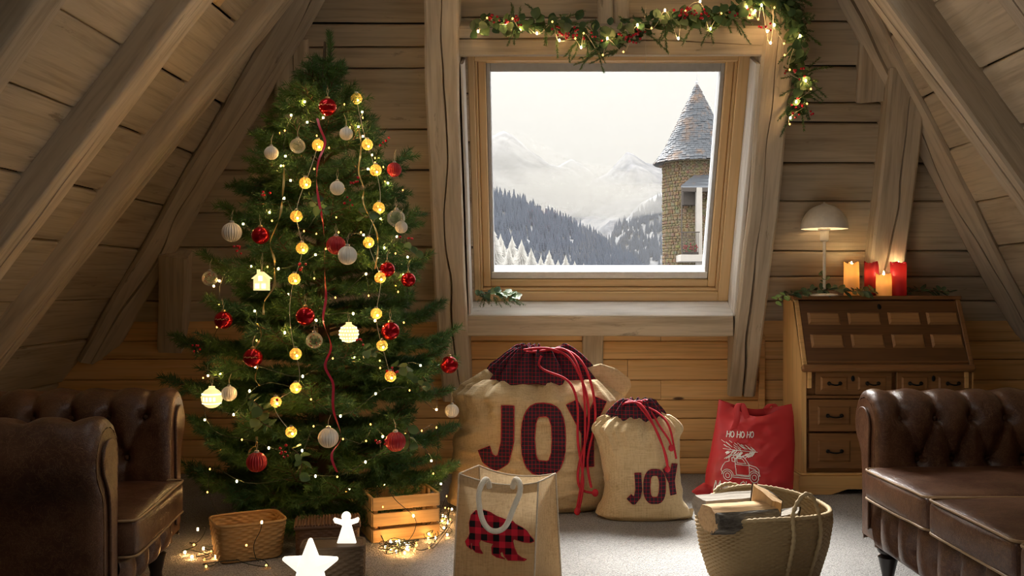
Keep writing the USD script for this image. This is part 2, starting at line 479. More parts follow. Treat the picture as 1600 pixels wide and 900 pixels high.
# short pieces of planking beside the window frame
jn = [SILL_S - .03, .55, .83, 1.18, 1.45, HEAD_S + .05]
for k in range(5):
    plank('plank', -.47, -.375, jn[k] + .003, jn[k + 1] - .003, .03, LEANF, W_PLANK, WB, 220 + k, .003)
s0, s1 = -.05, 3.9
put('backing', cat_([warp(bx(-3.0, -.44, s0, s1, -.03, .004, .001), lambda v: v @ LEANF[:3, :3].T + LEANF[:3, 3]),
                     warp(bx(1.2, 3.4, s0, s1, -.03, .004, .001), lambda v: v @ LEANF[:3, :3].T + LEANF[:3, 3]),
                     warp(bx(-.5, 1.3, HEAD_S - .02, s1, -.03, .004, .001), lambda v: v @ LEANF[:3, :3].T + LEANF[:3, 3]),
                     warp(bx(-.5, -.37, s0, s1, -.03, .004, .001), lambda v: v @ LEANF[:3, :3].T + LEANF[:3, 3]),
                     warp(bx(-.5, 1.3, s0 - .05, SILL_S - .01, -.03, .004, .001), lambda v: v @ LEANF[:3, :3].T + LEANF[:3, 3])]), DARK, WB)
NIN = np.array([0, -CA, -SA])


def onlean(px, py, t):
    x, s = lean(px, py, t)
    return lp(x, s, t)


def up_lean(x, s0, s1, t):
    return lp(x, s0, t), lp(x, s1, t)


# posts and rails of the bay
beam('post', (-.493, KY - .06, .44), lp(-.482, 3.0, .2), .175, .2, NIN, W_BEAM, WB, .012, 3)
beam('post', (1.225, KY - .05, .47), lp(1.255, 3.0, .2), .165, .2, NIN, W_BEAM, WB, .009, 8)
a_, b_ = onlean(716, 64, .21), onlean(1206, 64, .21)
beam('header_beam', a_, b_, .155, .2, NIN, W_BEAM, WB, .007, 12)
for xx in (946, 971):
    c0, c1 = onlean(xx, 43, .13), onlean(xx - 1, -120, .13)
    beam('short_post', c0, c1, .078 if xx == 946 else .085, .12, NIN, W_BEAM, WB, .003, 21 + xx, crack=False, chamfer=.012)
# white painted inner faces of the bay
plank('reveal_board', SILL_S - .02, HEAD_S, .0, .215, .022, frame(lp(1.155, 0, -.02), x=(0, -SA, CA), y=(0, -CA, -SA), z=(-1, 0, 0)), W_WHITE, WB, 300, .006)
plank('reveal_board', SILL_S - .02, HEAD_S, .06, .215, .014, frame(lp(-.4, 0, -.02), x=(0, -SA, CA), y=(0, -CA, -SA), z=(1, 0, 0)), W_WHITE, WB, 301, .008)
# other posts: behind the tree, behind the desk
beam('post', onlean(268, 640, .10), onlean(266, 402, .16), .16, .2, NIN, W_BEAM, WB, .010, 31)
beam('post', onlean(447, 660, .10), onlean(452, 60, .10), .17, .1, NIN, W_BEAM, WB, .009, 37)
beam('post', onlean(1383, 470, .15), onlean(1420, 105, .15), .2, .15, NIN, W_BEAM, WB, .010, 41)
beam('post', onlean(1362, 160, .08), onlean(1372, -20, .08), .15, .06, NIN, W_BEAM, WB, .006, 43, crack=False)
put('trim_strip', bx(1.325, 1.362, KY - .045, KY - .017, 0, .84, .003), W_PINE, WB)
# window sill: painted beam square to the lean, and its apron
SF = frame(lp(-.435, SILL_S - .005, -.06), x=(1, 0, 0), y=(0, -CA, -SA), z=(0, -SA, CA))
m = capped(np.stack([np.array([(x, y, z) for (y, z) in ((0, -.05), (0, 0), (.12, 0), (.25, -.001), (.262, -.008), (.262, -.05))]) for x in np.linspace(0, 1.57, 40)]))
put('window_sill', rough(m, .004, 9, 5, (.4, 1, 1)), W_WHITE, WB, smooth=40, frame4=SF, label='white painted window sill')
q = lp(0, SILL_S - .005, .2)
beam('sill_beam', (-.43, q[1] - .0, q[2] - .068), (1.135, q[1] - .0, q[2] - .068), .118, .24, (0, -1, 0), W_BEAM, WB, .004, 55, crack=False, chamfer=.006)
beam('short_post', (.325, KY - .05, .1), (.335, KY - .05, .85), .125, .03, (0, -1, 0), W_BEAM, WB, .004, 57, crack=False, chamfer=.006)

# ---- the roof window
WN = thing('window_1', 'roof window with pine frame and grey metal sash looking onto mountains', kind='structure')


def wbox(x0, x1, s0, s1, t0, t1, r=.004):
    return bx(x0, x1, s0, s1, t0, t1, r)


def frame_ring(name, xo, so, xi, si, t0, t1, mat, r=.005, label=None):
    """Four bars between the rectangles (x0,x1,s0,s1) outside and inside; each bar its own part."""
    for (b, horizontal) in (((xo[0], xi[0], so[0], so[1]), 0), ((xi[1], xo[1], so[0], so[1]), 0), ((xi[0], xi[1], so[0], si[0]), 1), ((xi[0], xi[1], si[1], so[1]), 1)):
        x0, x1, s0, s1 = b
        cx, cs = (x0 + x1) / 2, (s0 + s1) / 2
        m = bx(-(x1 - x0) / 2, (x1 - x0) / 2, -(s1 - s0) / 2, (s1 - s0) / 2, t0, t1, r)
        if horizontal:
            F4 = LEANF @ frame((cx, cs, 0))
        else:
            m = bx(-(s1 - s0) / 2, (s1 - s0) / 2, -(x1 - x0) / 2, (x1 - x0) / 2, t0, t1, r)
            F4 = LEANF @ frame((cx, cs, 0), x=(0, 1, 0), y=(-1, 0, 0), z=(0, 0, 1))
        put(name, m, mat, WN, frame4=F4, label=label)


wx0, wx1, ws0, ws1 = -.375, 1.135, SILL_S - .005, HEAD_S + .03
frame_ring('frame_bar', (wx0, wx1), (ws0, ws1), (wx0 + .036, wx1 - .062), (ws0 + .062, ws1 - .050), -.14, .035, W_FRAME)
frame_ring('frame_bead', (wx0 + .036, wx1 - .062), (ws0 + .062, ws1 - .050), (wx0 + .05, wx1 - .076), (ws0 + .078, ws1 - .056), -.14, .020, W_FRAME, .003)
frame_ring('sash_bar', (wx0 + .051, wx1 - .077), (ws0 + .080, ws1 - .057), (wx0 + .095, wx1 - .121), (ws0 + .125, ws1 - .068), -.13, -.0, W_FRAME)
frame_ring('glazing_bar', (wx0 + .095, wx1 - .121), (ws0 + .125, ws1 - .068), (wx0 + .118, wx1 - .144), (ws0 + .132, ws1 - .118), -.12, -.02, GREY_METAL, .004, label='grey metal glazing bar')
put('ledge', wbox(wx0 + .10, wx1 - .126, ws0 + .127, ws0 + .172, -.115, -.012, .004), WHITE_PAINT, WN, frame4=LEANF, label='white lower ledge of the sash')
put('glass_pane', wbox(wx0 + .11, wx1 - .136, ws0 + .13, ws1 - .11, -.088, -.084, .0005), GLASS, WN, frame4=LEANF, label='clear glass pane')
# outer lining that closes the gap round the frame
put('lining', cat_([wbox(wx0 - .06, wx0 + .002, ws0 - .06, ws1 + .06, -.16, -.03), wbox(wx1 - .002, wx1 + .06, ws0 - .06, ws1 + .06, -.16, -.03), wbox(wx0 - .06, wx1 + .06, ws0 - .08, ws0 + .002, -.16, -.03), wbox(wx0 - .06, wx1 + .06, ws1 - .002, ws1 + .06, -.16, -.03)]), DARK, WN, frame4=LEANF)

# ---- roof slopes
Y0, Y1 = -2.4, 6.0
# high in each slope, above what the picture shows, a row of roof windows: from Y to Y, from s to s up the slope
RWY, RWS = ((.7, 1.7), (2.0, 3.0), (3.25, 4.3)), (3.05, 4.5)
NWIN = 1
for side, name in ((-1, 'wall_left'), (1, 'wall_right')):
    W = thing(name, ('left' if side < 0 else 'right') + ' sloping roof wall of painted planks between rafters', kind='structure')
    if side < 0:
        o, up = np.array([roof_left(0), 0, 0]), np.array([.78, 0, 1.0])
    else:
        o, up = np.array([roof_right(0), 0, 0]), np.array([-.75, 0, 1.0])
    up /= np.linalg.norm(up)
    xa = np.array([0, -1.0, 0]) if side < 0 else np.array([0, 1.0, 0])
    nn = np.cross(xa, up)
    if nn[0] * side > 0:
        xa = -xa
        nn = -nn
    RF = frame(o, x=xa, y=up, z=nn)
    cuts = [0, .36, .72, 1.05, 1.36, 1.72, 2.02, 2.36, 2.68, 3.05, 3.4, 3.75, 4.1, 4.45, 4.8, 5.15]
    for k in range(len(cuts) - 1):
        ends = (-Y0 * (1 if xa[1] < 0 else -1), -Y1 * (1 if xa[1] < 0 else -1))
        mid = (.9 + .55 * (k % 3)) * (-1 if xa[1] < 0 else 1)
        e0, e1 = min(ends), max(ends)
        spans = [(e0, mid - .003), (mid + .003, e1)]
        if cuts[k + 1] > RWS[0] and cuts[k] < RWS[1]:      # boards stop at the roof windows
            ed = [e0] + sorted(q for r_ in RWY for q in (r_[0] * xa[1], r_[1] * xa[1])) + [e1]
            spans = list(zip(ed[0::2], ed[1::2]))
        for (p0, p1) in spans:
            zt = cuts[k + 1] * up[2]
            # planks stop where they meet the leaning wall
            ymax = min(Y1, LY0 + .1 - max(0, (zt - KZ)) * SA / CA + .12)
            if xa[1] > 0:
                p1 = min(p1, ymax)
            else:
                p0 = max(p0, -ymax)
            plank('plank', p0, p1, cuts[k] + .004, cuts[k + 1] - .004, .03 + .008 * rng.random(), RF, W_PLANK, W, 400 + k + 50 * side, .008)
    b0, b1 = (-6.0, 2.4) if xa[1] < 0 else (-2.4, 6.0)
    s0, s1 = RWS
    ed = [b0] + sorted(q for r_ in RWY for q in (r_[0] * xa[1], r_[1] * xa[1])) + [b1]
    put('backing', cat_([bx(b0, b1, -.1, s0, -.04, .003, .001), bx(b0, b1, s1, 5.3, -.04, .003, .001)] + [bx(p, q, s0, s1, -.04, .003, .001) for p, q in zip(ed[0::2], ed[1::2])]), DARK, W, frame4=RF)
    for r_ in RWY:
        o0, o1 = sorted((r_[0] * xa[1], r_[1] * xa[1]))
        NWIN += 1
        V = thing(f'window_{NWIN}', 'pine roof window high in the ' + ('left' if side < 0 else 'right') + ' slope, ' + ('nearest the viewer', 'middle one of the row', 'nearest the back wall')[RWY.index(r_)], kind='structure')
        for q in ((o0, o0 + .06, s0, s1), (o1 - .06, o1, s0, s1), (o0 + .06, o1 - .06, s0, s0 + .06), (o0 + .06, o1 - .06, s1 - .06, s1)):
            put('frame_bar', bx(*q, -.06, .05, .005), W_FRAME, V, frame4=RF)
        put('glass_pane', bx(o0 + .05, o1 - .05, s0 + .05, s1 - .05, -.022, -.018, .0005), GLASS, V, frame4=RF)
    if side < 0:
        WL, NL = W, nn
    else:
        WR, NR = W, nn


def onroof(side, px, py, d):
    """Point of the left or right slope, d metres into the room from it, seen at (px, py)."""
    kx, kz = (px - CX) / F, (CY - py) / F
    if side < 0:   # kx Y = -1.32 - .78 (2.59 - EYE - kz Y) + 1.268 d
        Y = (-1.32 - .78 * (2.59 - EYE) + 1.268 * d) / (kx - .78 * kz)
    else:
        Y = (2.06 + .75 * (2.15 - EYE) - 1.25 * d) / (kx + .75 * kz)
    return np.array([kx * Y, Y, EYE + kz * Y])


def rafter(side, pa, pb, w, h, d, seed, lo=0.0, hi=0.0, straight=.0, **kw):
    a, b = onroof(side, *pa, d), onroof(side, *pb, d)
    u = (b - a) / np.linalg.norm(b - a)
    # an old rafter lies nearly square to the ridge
    u[1] *= straight
    u /= np.linalg.norm(u)
    mid = (a + b) / 2
    # run it from the floor to the collar beams
    za, zb = max(lo, .02), 3.55 + hi
    A = mid + u * ((za - mid[2]) / u[2])
    B = mid + u * ((zb - mid[2]) / u[2])
    return beam('rafter', A, B, w, h, NL if side < 0 else NR, W_BEAM, WL if side < 0 else WR, seed=seed, **kw)


rafter(-1, (0, 125), (82, 0), .15, .15, .15, 61, straight=.35)
rafter(-1, (93, 300), (318, 0), .16, .15, .15, 62, straight=.35)
rafter(-1, (206, 300), (452, 0), .155, .13, .13, 63, straight=.35)
rafter(1, (1386, 12), (1590, 312), .17, .2, .2, 64, straight=.35)
rafter(1, (1530, -60), (1640, 90), .17, .2, .2, 65, straight=.35)
# hip rafters, in the corners where the slopes meet the leaning wall


def hip(side, z, t, d):
    s = (z - KZ + t * SA) / CA
    return np.array([roof_left(z, d) if side < 0 else roof_right(z, d), LY0 - s * SA - t * CA, z])


beam('hip_rafter', hip(-1, .66, .15, .12), hip(-1, 3.5, .15, .12), .19, .24, NL * .8 + NIN, W_BEAM, WL, .009, 71, chamfer=.015)
q0, q1 = onlean(150, 520, .12), onlean(176, 498, .12)
beam('brace_block', onlean(148, 540, .1) + [-.02, 0, 0], onlean(186, 490, .12), .13, .12, NL + NIN * .5, W_BEAM, WL, .006, 72, crack=False)
beam('hip_rafter', hip(1, .5, .12, .10), hip(1, 3.5, .12, .10), .17, .22, NR + NIN * .8, W_BEAM, WR, .009, 73, chamfer=.015)

# flat collar ceiling above and the wall behind the camera
CE = thing('ceiling', 'boarded flat ceiling high above the attic room', kind='structure')
CF = frame((0, 0, 3.62), x=(0, 1, 0), y=(1, 0, 0), z=(0, 0, -1))
for k in range(8):
    plank('plank', -2.4, 5.3, -.9 + .32 * k + .004, -.9 + .32 * (k + 1) - .004, .03, CF, W_PLANK, CE, 600 + k)
put('backing', bx(-1.0, 1.8, -2.45, 5.4, 3.62, 3.66, .001), DARK, CE)
WF = thing('wall_front', 'plank wall behind the viewer', kind='structure')
FF = frame((0, -2.4, 0), x=(-1, 0, 0), y=(0, 0, 1), z=(0, 1, 0))
for k in range(12):
    z0, z1 = k * .31, (k + 1) * .31
    plank('plank', -roof_right(z1), -roof_left(z1), z0 + .003, z1 - .003, .03, FF, W_PLANK, WF, 640 + k)
put('backing', bx(-3.4, 4.0, -2.46, -2.41, 0, 3.75, .001), DARK, WF)
# ------------------------------------------------------------------ outside: mountains, mist, forest, tower
SNOWROCK = M('snowy_rock', {'g': ('geometry', {}), 'n': ('noise_texture', {'scale': .012, 'detail': 8.0, 'roughness': .7}), 'r': ('rgb_ramp', {'ramp': [(.42, (.035, .04, .055)), (.50, (.08, .083, .10)), (.60, (.155, .157, .165))]}),
                            'p': ('principled_bsdf', {'roughness': .9, 'specular_ior_level': .1})}, [('g.position', 'n.vector'), ('n.fac', 'r.fac'), ('r.color', 'p.base_color')], 'p.BSDF')
SNOWSLOPE = M('snowy_slope', {'g': ('geometry', {}), 'n': ('noise_texture', {'scale': .03, 'detail': 7.0, 'roughness': .7}), 'r': ('rgb_ramp', {'ramp': [(.38, (.08, .088, .105)), (.6, (.18, .182, .19))]}),
                              'p': ('principled_bsdf', {'roughness': .9, 'specular_ior_level': .1})}, [('g.position', 'n.vector'), ('n.fac', 'r.fac'), ('r.color', 'p.base_color')], 'p.BSDF')
CONIFER = plain('snow_dusted_conifer', (.15, .17, .215), .9, spec=.1, bscale=1.2)
FROST = plain('frosted_conifer', (.60, .585, .56), .9, spec=.1, bscale=9.0)
BASEZ = -40.0


def ridge(pts, Y, depth, seed, amp, name, mat, label, n=150, rows=46, base=BASEZ):
    """A mountain: its skyline through pts (pixels) at distance Y, falling towards the viewer over depth and away behind."""
    P = np.array([at(x, y, Y) for x, y in pts])
    xs = np.linspace(P[0, 0], P[-1, 0], n)
    top = np.interp(xs, P[:, 0], P[:, 2])
    t = np.r_[np.linspace(-.5, 0, 8)[:-1], np.linspace(0, 1, rows)]
    V = np.zeros((len(t), n, 3))
    for k, tt in enumerate(t):
        f = (1 - abs(tt) * (2 if tt < 0 else 1))
        z = base + (top - base) * np.clip(f, 0, 1) ** 1.15
        V[k, :, 0], V[k, :, 1], V[k, :, 2] = xs, Y - tt * depth, z
    q = V / amp / 3.0
    d = (1 - np.abs(2 * meshkit.fbm(q, 5, seed) - 1)) - .62
    w = np.clip(np.abs(t) * 7, .12, 1)[:, None]
    V[..., 2] += d * amp * w
    V[..., 1] += (meshkit.fbm(q + 9, 4, seed + 3) - .5) * amp * w
    put(name, grid(V), mat, smooth=60, kind='structure', label=label)
    return V


ridge([(300, 330), (560, 290), (690, 240), (765, 217), (785, 205), (800, 212), (830, 238), (860, 258), (893, 266), (940, 300), (1100, 330), (1400, 350)], 2400, 1100, 11, 90, 'mountain', SNOWROCK, 'misty snow-covered mountain with a sharp summit beyond the forest slope')
ridge([(820, 330), (870, 262), (893, 249), (915, 262), (960, 300), (1100, 330)], 3000, 700, 17, 60, 'mountain', SNOWROCK, 'small faint summit between the two larger snowy mountains', n=60)
ridge([(760, 400), (860, 345), (905, 308), (925, 285), (950, 271), (962, 258), (980, 239), (992, 245), (1010, 257), (1040, 262), (1120, 255), (1400, 300)], 1800, 900, 23, 95, 'mountain', SNOWROCK, 'rocky snow-covered mountain with a jagged summit beside the tower')
VR = ridge([(880, 430), (930, 395), (975, 345), (1000, 318), (1030, 303), (1100, 270), (1500, 200)], 900, 420, 29, 22, 'hill', SNOWSLOPE, 'snowy wooded valley side behind the stone tower')
VF = ridge([(300, 215), (560, 240), (700, 282), (765, 303), (810, 318), (850, 336), (900, 357), (945, 383), (975, 402), (1000, 420), (1060, 455), (1250, 520)], 430, 250, 31, 8, 'hill', SNOWSLOPE, 'dark wooded hillside sloping down to the right outside the window')
put('ground', grid(np.array([[(x, y, BASEZ + (-6 if y > 60 else 0)) for y in (8, 60, 300, 1200, 3500)] for x in (-3000, 0, 3000)])), SNOWSLOPE, kind='structure', label='snow-covered valley floor')


def conifer(seed, tiers=7, n=9, h=1.0, r=.2, tall=.30):
    g = np.random.default_rng(seed)
    ms = []
    for k in range(tiers):
        f = k / tiers
        z0, z1 = h * (.04 + .86 * f), h * min(1.0, .04 + .86 * f + tall * (1 - f * .55))
        rr = r * (1 - f) ** .8 * (1 + .15 * g.random())
        th = np.arange(2 * n) * np.pi / n + g.random() * 6
        rad = rr * np.where(np.arange(2 * n) % 2 == 0, 1, .45) * (1 + .3 * (g.random(2 * n) - .5))
        ring = np.stack([rad * np.cos(th), rad * np.sin(th), z0 - .03 * h * (np.arange(2 * n) % 2 == 0) + 0 * th], -1)
        v = np.vstack([ring, [[0, 0, z1]], [[0, 0, z0 + .03 * h]]])
        i = np.arange(2 * n)
        f_ = np.vstack([np.stack([i, (i + 1) % (2 * n), np.full(2 * n, 2 * n)], -1), np.stack([(i + 1) % (2 * n), i, np.full(2 * n, 2 * n + 1)], -1)])
        ms.append(trimesh.Trimesh(v, f_, process=False))
    return cat_(ms)


def scatter(name, V, count, hh, mat, label, seed, xr, tmin=0.0, pad=0.0):
    g = np.random.default_rng(seed)
    p = path_for(name, '/World')
    pi = UsdGeom.PointInstancer.Define(stage, p)
    WORLD[p] = np.eye(4)
    protos = []
    for k in range(3):
        protos.append(put('conifer', conifer(seed + k, 6, 6), mat, p, local=True))
    n, m = V.shape[:2]
    pos, sc, rot = [], [], []
    while len(pos) < count:
        i, j = g.random() * (n - 9) + 7, g.random() * (m - 1.01)
        i0, j0 = int(i), int(j)
        if i0 + 1 >= n:
            continue
        a, b = i - i0, j - j0
        q = (V[i0, j0] * (1 - b) + V[i0, j0 + 1] * b) * (1 - a) + (V[i0 + 1, j0] * (1 - b) + V[i0 + 1, j0 + 1] * b) * a
        px = CX + F * q[0] / q[1]
        if not (xr[0] < px < xr[1]) or q[2] < BASEZ:
            continue
        if meshkit.noise(q[None] / 40.0, 5)[0] < pad:
            continue
        h = hh * (.7 + .6 * g.random())
        pos.append(q - [0, 0, .3]); sc.append((h, h, h)); rot.append(g.random() * 6.28)
    pi.CreatePrototypesRel().SetTargets([Sdf.Path(x) for x in protos])
    pi.CreatePositionsAttr(Vt.Vec3fArray.FromNumpy(np.array(pos, np.float32)))
    pi.CreateScalesAttr(Vt.Vec3fArray.FromNumpy(np.array(sc, np.float32)))
    pi.CreateOrientationsAttr([Gf.Quath(float(math.cos(a / 2)), 0, 0, float(math.sin(a / 2))) for a in rot])
    pi.CreateProtoIndicesAttr([int(k % 3) for k in range(len(pos))])
    tag(p, label, 'forest', kind='stuff')


scatter('conifer_forest', VF, 10500, 5.2, CONIFER, 'dense snow-dusted conifer forest on the near hillside outside the window', 41, (310, 1190))
scatter('conifer_forest', VR, 4200, 8.0, CONIFER, 'hazy conifer forest on the valley side behind the tower', 47, (880, 1400), pad=.33)
ridge([(500, 380), (690, 398), (770, 404), (850, 414), (930, 428), (1000, 442), (1200, 470)], 215, 90, 37, 2.0, 'hill', SNOWSLOPE, 'snowy bank under the frosted conifers', n=60, rows=20)
# frosted trees standing in front of the hillside
spots = [(772, 352), (786, 372), (800, 362), (815, 368), (806, 388), (830, 382), (845, 396), (858, 386), (872, 402), (884, 394), (898, 404), (762, 366), (790, 398), (822, 402), (776, 388), (748, 350), (735, 362), (912, 408), (926, 414), (838, 408), (866, 412), (768, 340), (782, 358), (795, 380), (812, 394), (756, 378), (850, 412), (804, 406), (778, 404), (742, 392), (944, 420), (905, 416), (700, 345), (680, 352), (660, 340), (722, 372), (640, 350), (610, 345), (690, 380), (655, 378)]
first = None
for k, (x, y) in enumerate(spots):
    Y = 150 + 12 * ((k * 7) % 5)
    top = at(x, y, Y)
    h = (CY - 2 - y) / F * Y
    g4 = frame((top[0], Y, top[2] - h), k * 1.3)
    g4[:3, :3] *= h
    lab = 'frosted white conifer at the foot of the wooded hillside outside the window'
    if first is None:
        first = thing('frosted_conifer', lab, 'tree', 'frosted conifers below the hillside', mat4=g4)
        put('foliage', conifer(5, 24, 15, 1, .30, .14), FROST, first, local=True)
        put('tree_trunk', lathe([(.02, -.3), (.02, .2), (.004, .9)], 8), plain('tree_bark', (.08, .06, .05), .9), first, local=True)
    else:
        copy(first, 'frosted_conifer', None, mat4=g4, label=lab, cat='tree', group='frosted conifers below the hillside')

# mist: an even haze over the valley and a few banks of cloud
HAZE = M('valley_haze', {'v': ('principled_volume', {'color': (.27, .262, .25), 'density': .00032, 'anisotropy': .2})}, [], volume='v.volume')
FOG = M('cloud_bank', {'v': ('principled_volume', {'color': (.37, .36, .345), 'density': .009, 'anisotropy': .1})}, [], volume='v.volume')
put('haze', trimesh.creation.box(bounds=[[-1600, 190, -60], [1600, 3400, 900]]), HAZE, kind='stuff', label='thin winter haze filling the valley', cat='haze')
fogs = [((800, 285, 560), (75, 40, 17)), ((850, 300, 620), (60, 45, 15)), ((905, 310, 700), (62, 45, 14)), ((950, 318, 780), (60, 50, 13)), ((735, 262, 560), (60, 40, 22)), ((1010, 300, 1000), (70, 40, 9)), ((890, 285, 1050), (55, 40, 16))]
import manifold3d as _m3
U = None
for k, (c, r) in enumerate(fogs):
    sp_ = trimesh.creation.icosphere(4)
    v = np.array(sp_.vertices)
    d = .55 + .9 * meshkit.fbm(v * 1.6 + k * 13.1, 4, 60 + k)
    v = v * d[:, None] * np.array(r) + at(*c)
    mf = _m3.Manifold(_m3.Mesh(v.astype(np.float32), np.array(sp_.faces, np.uint32)))
    U = mf if U is None else U + mf
put('cloud_bank', U, FOG, kind='stuff', label='banks of low white cloud drifting across the valley', cat='cloud')

# the stone tower and the corner of its house
STONE = M('tower_stone', {'g': ('geometry', {}), 'n': ('noise_texture', {'scale': 3.5, 'detail': 6.0}), 'r': ('rgb_ramp', {'ramp': [(.0, (.34, .26, .16)), (.35, (.72, .59, .40)), (.7, (.86, .74, .54)), (1, (.90, .83, .68))]}),
                          'm': ('mix', {'mix_type': 'multiply', 'fac': .7}), 'p': ('principled_bsdf', {'roughness': .9, 'specular_ior_level': .1})},
          [('g.random_per_island', 'r.fac'), ('g.position', 'n.vector'), ('r.color', 'm.color1'), ('n.color', 'm.color2'), ('m.color', 'p.base_color')], 'p.BSDF')
MORTAR = plain('tower_mortar', (.62, .52, .37), .95, spec=.1, bscale=4)
SLATE = M('roof_slate', {'g': ('geometry', {}), 'n': ('noise_texture', {'scale': .9, 'detail': 6.0, 'roughness': .7}), 'r': ('rgb_ramp', {'ramp': [(.0, (.13, .14, .16)), (.4, (.22, .23, .25)), (.75, (.30, .31, .33)), (1, (.42, .43, .44))]}),
                         'k': ('rgb_ramp', {'ramp': [(.48, (0, 0, 0)), (.66, (.75, .75, .75))]}), 'm': ('mix', {'color2': (.27, .17, .11)}), 'p': ('principled_bsdf', {'roughness': .75, 'specular_ior_level': .2})},
          [('g.random_per_island', 'r.fac'), ('g.position', 'n.vector'), ('n.fac', 'k.fac'), ('k.color', 'm.fac'), ('r.color', 'm.color1'), ('m.color', 'p.base_color')], 'p.BSDF')
TW = thing('stone_tower', 'round stone tower with a pointed slate roof outside the window', 'tower', loc=(*at(1089, 450, 60)[:2], -12))
tc = np.array([*at(1089, 450, 60)[:2], 0])
put('tower_wall', warp(lathe([(2.06, -12), (2.06, 9.0)], 48), lambda v: v + tc), MORTAR, TW, smooth=40)
st = []
g = np.random.default_rng(77)
z = -3.0
while z < 8.85:
    hh = .14 + .13 * g.random()
    a = g.random()
    while a < 6.28 + g.random() * .02:
        w = (.14 + .24 * g.random())
        b = bx(-w / 2 + .015, w / 2 - .015, -.06, .07 + .05 * g.random(), 0, hh - .03, .035)
        th = a + w / 4.1
        c, s = math.cos(th), math.sin(th)
        b.vertices = np.array(b.vertices) @ np.array([[-s, c, 0], [c, s, 0], [0, 0, 1]]) + [2.06 * c, 2.06 * s, z] + tc
        if s < .35:
            st.append(b)
        a += w / 2.06
    z += hh
put('stonework', cat_(st), STONE, TW, kind='stuff')
sl = []
zt, zb = 13.85, 8.95
rows = 34
for k in range(rows):
    f0, f1 = k / rows, (k + 1.45) / rows
    rad = lambda f: .05 + 2.35 * (.30 * f + .70 * f ** 1.0) + .22 * max(0, f - .8) / .2 * f
    za, zc = zt - (zt - zb) * f0, zt - (zt - zb) * f1
    nn_ = max(8, int(2 * np.pi * rad(f1) / .24))
    off = g.random()
    for j in range(nn_):
        t0, t1 = (j + off) * 2 * np.pi / nn_, (j + off + .96) * 2 * np.pi / nn_
        r0, r1 = rad(f0) + .012, rad(f1) + .04 + .03 * g.random()
        zz = zc + .05 * (g.random() - .5)
        v = np.array([(r0 * math.cos(t0), r0 * math.sin(t0), za), (r0 * math.cos(t1), r0 * math.sin(t1), za), (r1 * math.cos(t1), r1 * math.sin(t1), zz), (r1 * math.cos(t0), r1 * math.sin(t0), zz)]) + tc
        sl.append(trimesh.Trimesh(np.vstack([v, v + [0, 0, -.035]]), [(0, 3, 2), (0, 2, 1), (4, 5, 6), (4, 6, 7), (3, 7, 6), (3, 6, 2), (0, 4, 7), (0, 7, 3), (1, 2, 6), (1, 6, 5)], process=False))
put('roof_slates', cat_(sl), SLATE, TW, kind='stuff')
put('roof_core', warp(lathe([(2.35, 8.9), (2.2, 9.1), (.02, 13.7)], 40), lambda v: v + tc), plain('roof_boards', (.10, .085, .075), .9), TW)
put('finial', warp(lathe([(.09, 13.7), (.07, 13.9), (.1, 13.95), (.03, 14.05), (.03, 14.3), (.005, 14.5)], 10), lambda v: v + tc), GREY_METAL, TW)
HS = thing('house', 'grey slate house corner with small balcony built against the stone tower', 'house', loc=(13, 58, -12))
HGREY = plain('house_slate', (.26, .28, .32), .7, bscale=3)
HPALE = plain('house_render', (.50, .46, .42), .8, bscale=2)
HDARK = plain('house_timber', (.09, .075, .065), .8, bscale=5)
p0, p1 = at(1099, 218, 58.5), at(1099, 232, 58.5)
hx = p0[0]
put('wall', bx(hx, 19, 58.5, 66, -12, p1[2] - .2, .02), HGREY, HS)
put('cornice', bx(hx - .12, 19.1, 58.3, 66.2, p1[2] - .22, p0[2], .03), HPALE, HS)
e0, e1, e2 = at(1064, 291, 57.2), at(1074, 284, 58.4), at(1100, 262, 58.4)
xs_ = 14.0
v = np.array([e0, [xs_, 56.9, e0[2]], [xs_, 58.5, e2[2]], e2, e0 + [0, 0, -.12], [xs_, 56.9, e0[2] - .12], [xs_, 58.5, e2[2] - .12], e2 + [0, 0, -.12], ])
put('porch_roof', trimesh.convex.convex_hull(v), HGREY, HS)
for k in range(6):
    zz0, zz1 = lerp(e0, e2, k / 6), lerp(e0, e2, (k + 1) / 6)
    put('slate_course', trimesh.convex.convex_hull(np.array([zz0 + [0, 0, .05], [xs_, zz0[1] - .2, zz0[2] + .05], zz1 + [0, 0, .02], [xs_, zz1[1], zz1[2] + .02], zz0 + [0, 0, .01], [xs_, zz0[1] - .2, zz0[2] + .01]])), SLATE, HS)
put('eave_board', bx(e0[0], xs_, 56.95, 57.15, e0[2] - .35, e0[2] - .1, .02), HDARK, HS)
put('porch_wall', bx(at(1067, 0, 57.6)[0], at(1088, 0, 57.6)[0], 57.5, 58.6, at(0, 320, 57.5)[2], e0[2] - .1, .02), HDARK, HS)
put('porch_post', bx(at(1088, 0, 57.0)[0], at(1097, 0, 57.0)[0], 56.9, 57.4, -3, e0[2] - .1, .03), HPALE, HS)
b0, b1 = at(1062, 398, 57), at(1093, 409, 57)
put('balcony_floor', bx(b0[0], 14, 56.6, 58.6, b1[2], b0[2], .03), HPALE, HS)
rz = at(0, 364, 57)[2]
for k in range(13):
    xx = b0[0] + .05 + k * (at(1091, 0, 57)[0] - b0[0] - .1) / 12
    put('baluster', bx(xx - .012, xx + .012, 56.65, 56.68, b0[2], rz, .003), HDARK, HS)
put('balcony_rail', bx(b0[0], at(1092, 0, 57)[0], 56.63, 56.70, rz, rz + .06, .01), HDARK, HS)
xx = at(1064, 0, 57)[0]
put('support_post', bx(xx - .03, xx + .03, 56.65, 56.72, b0[2], e0[2] - .1, .01), HDARK, HS)
fl = []
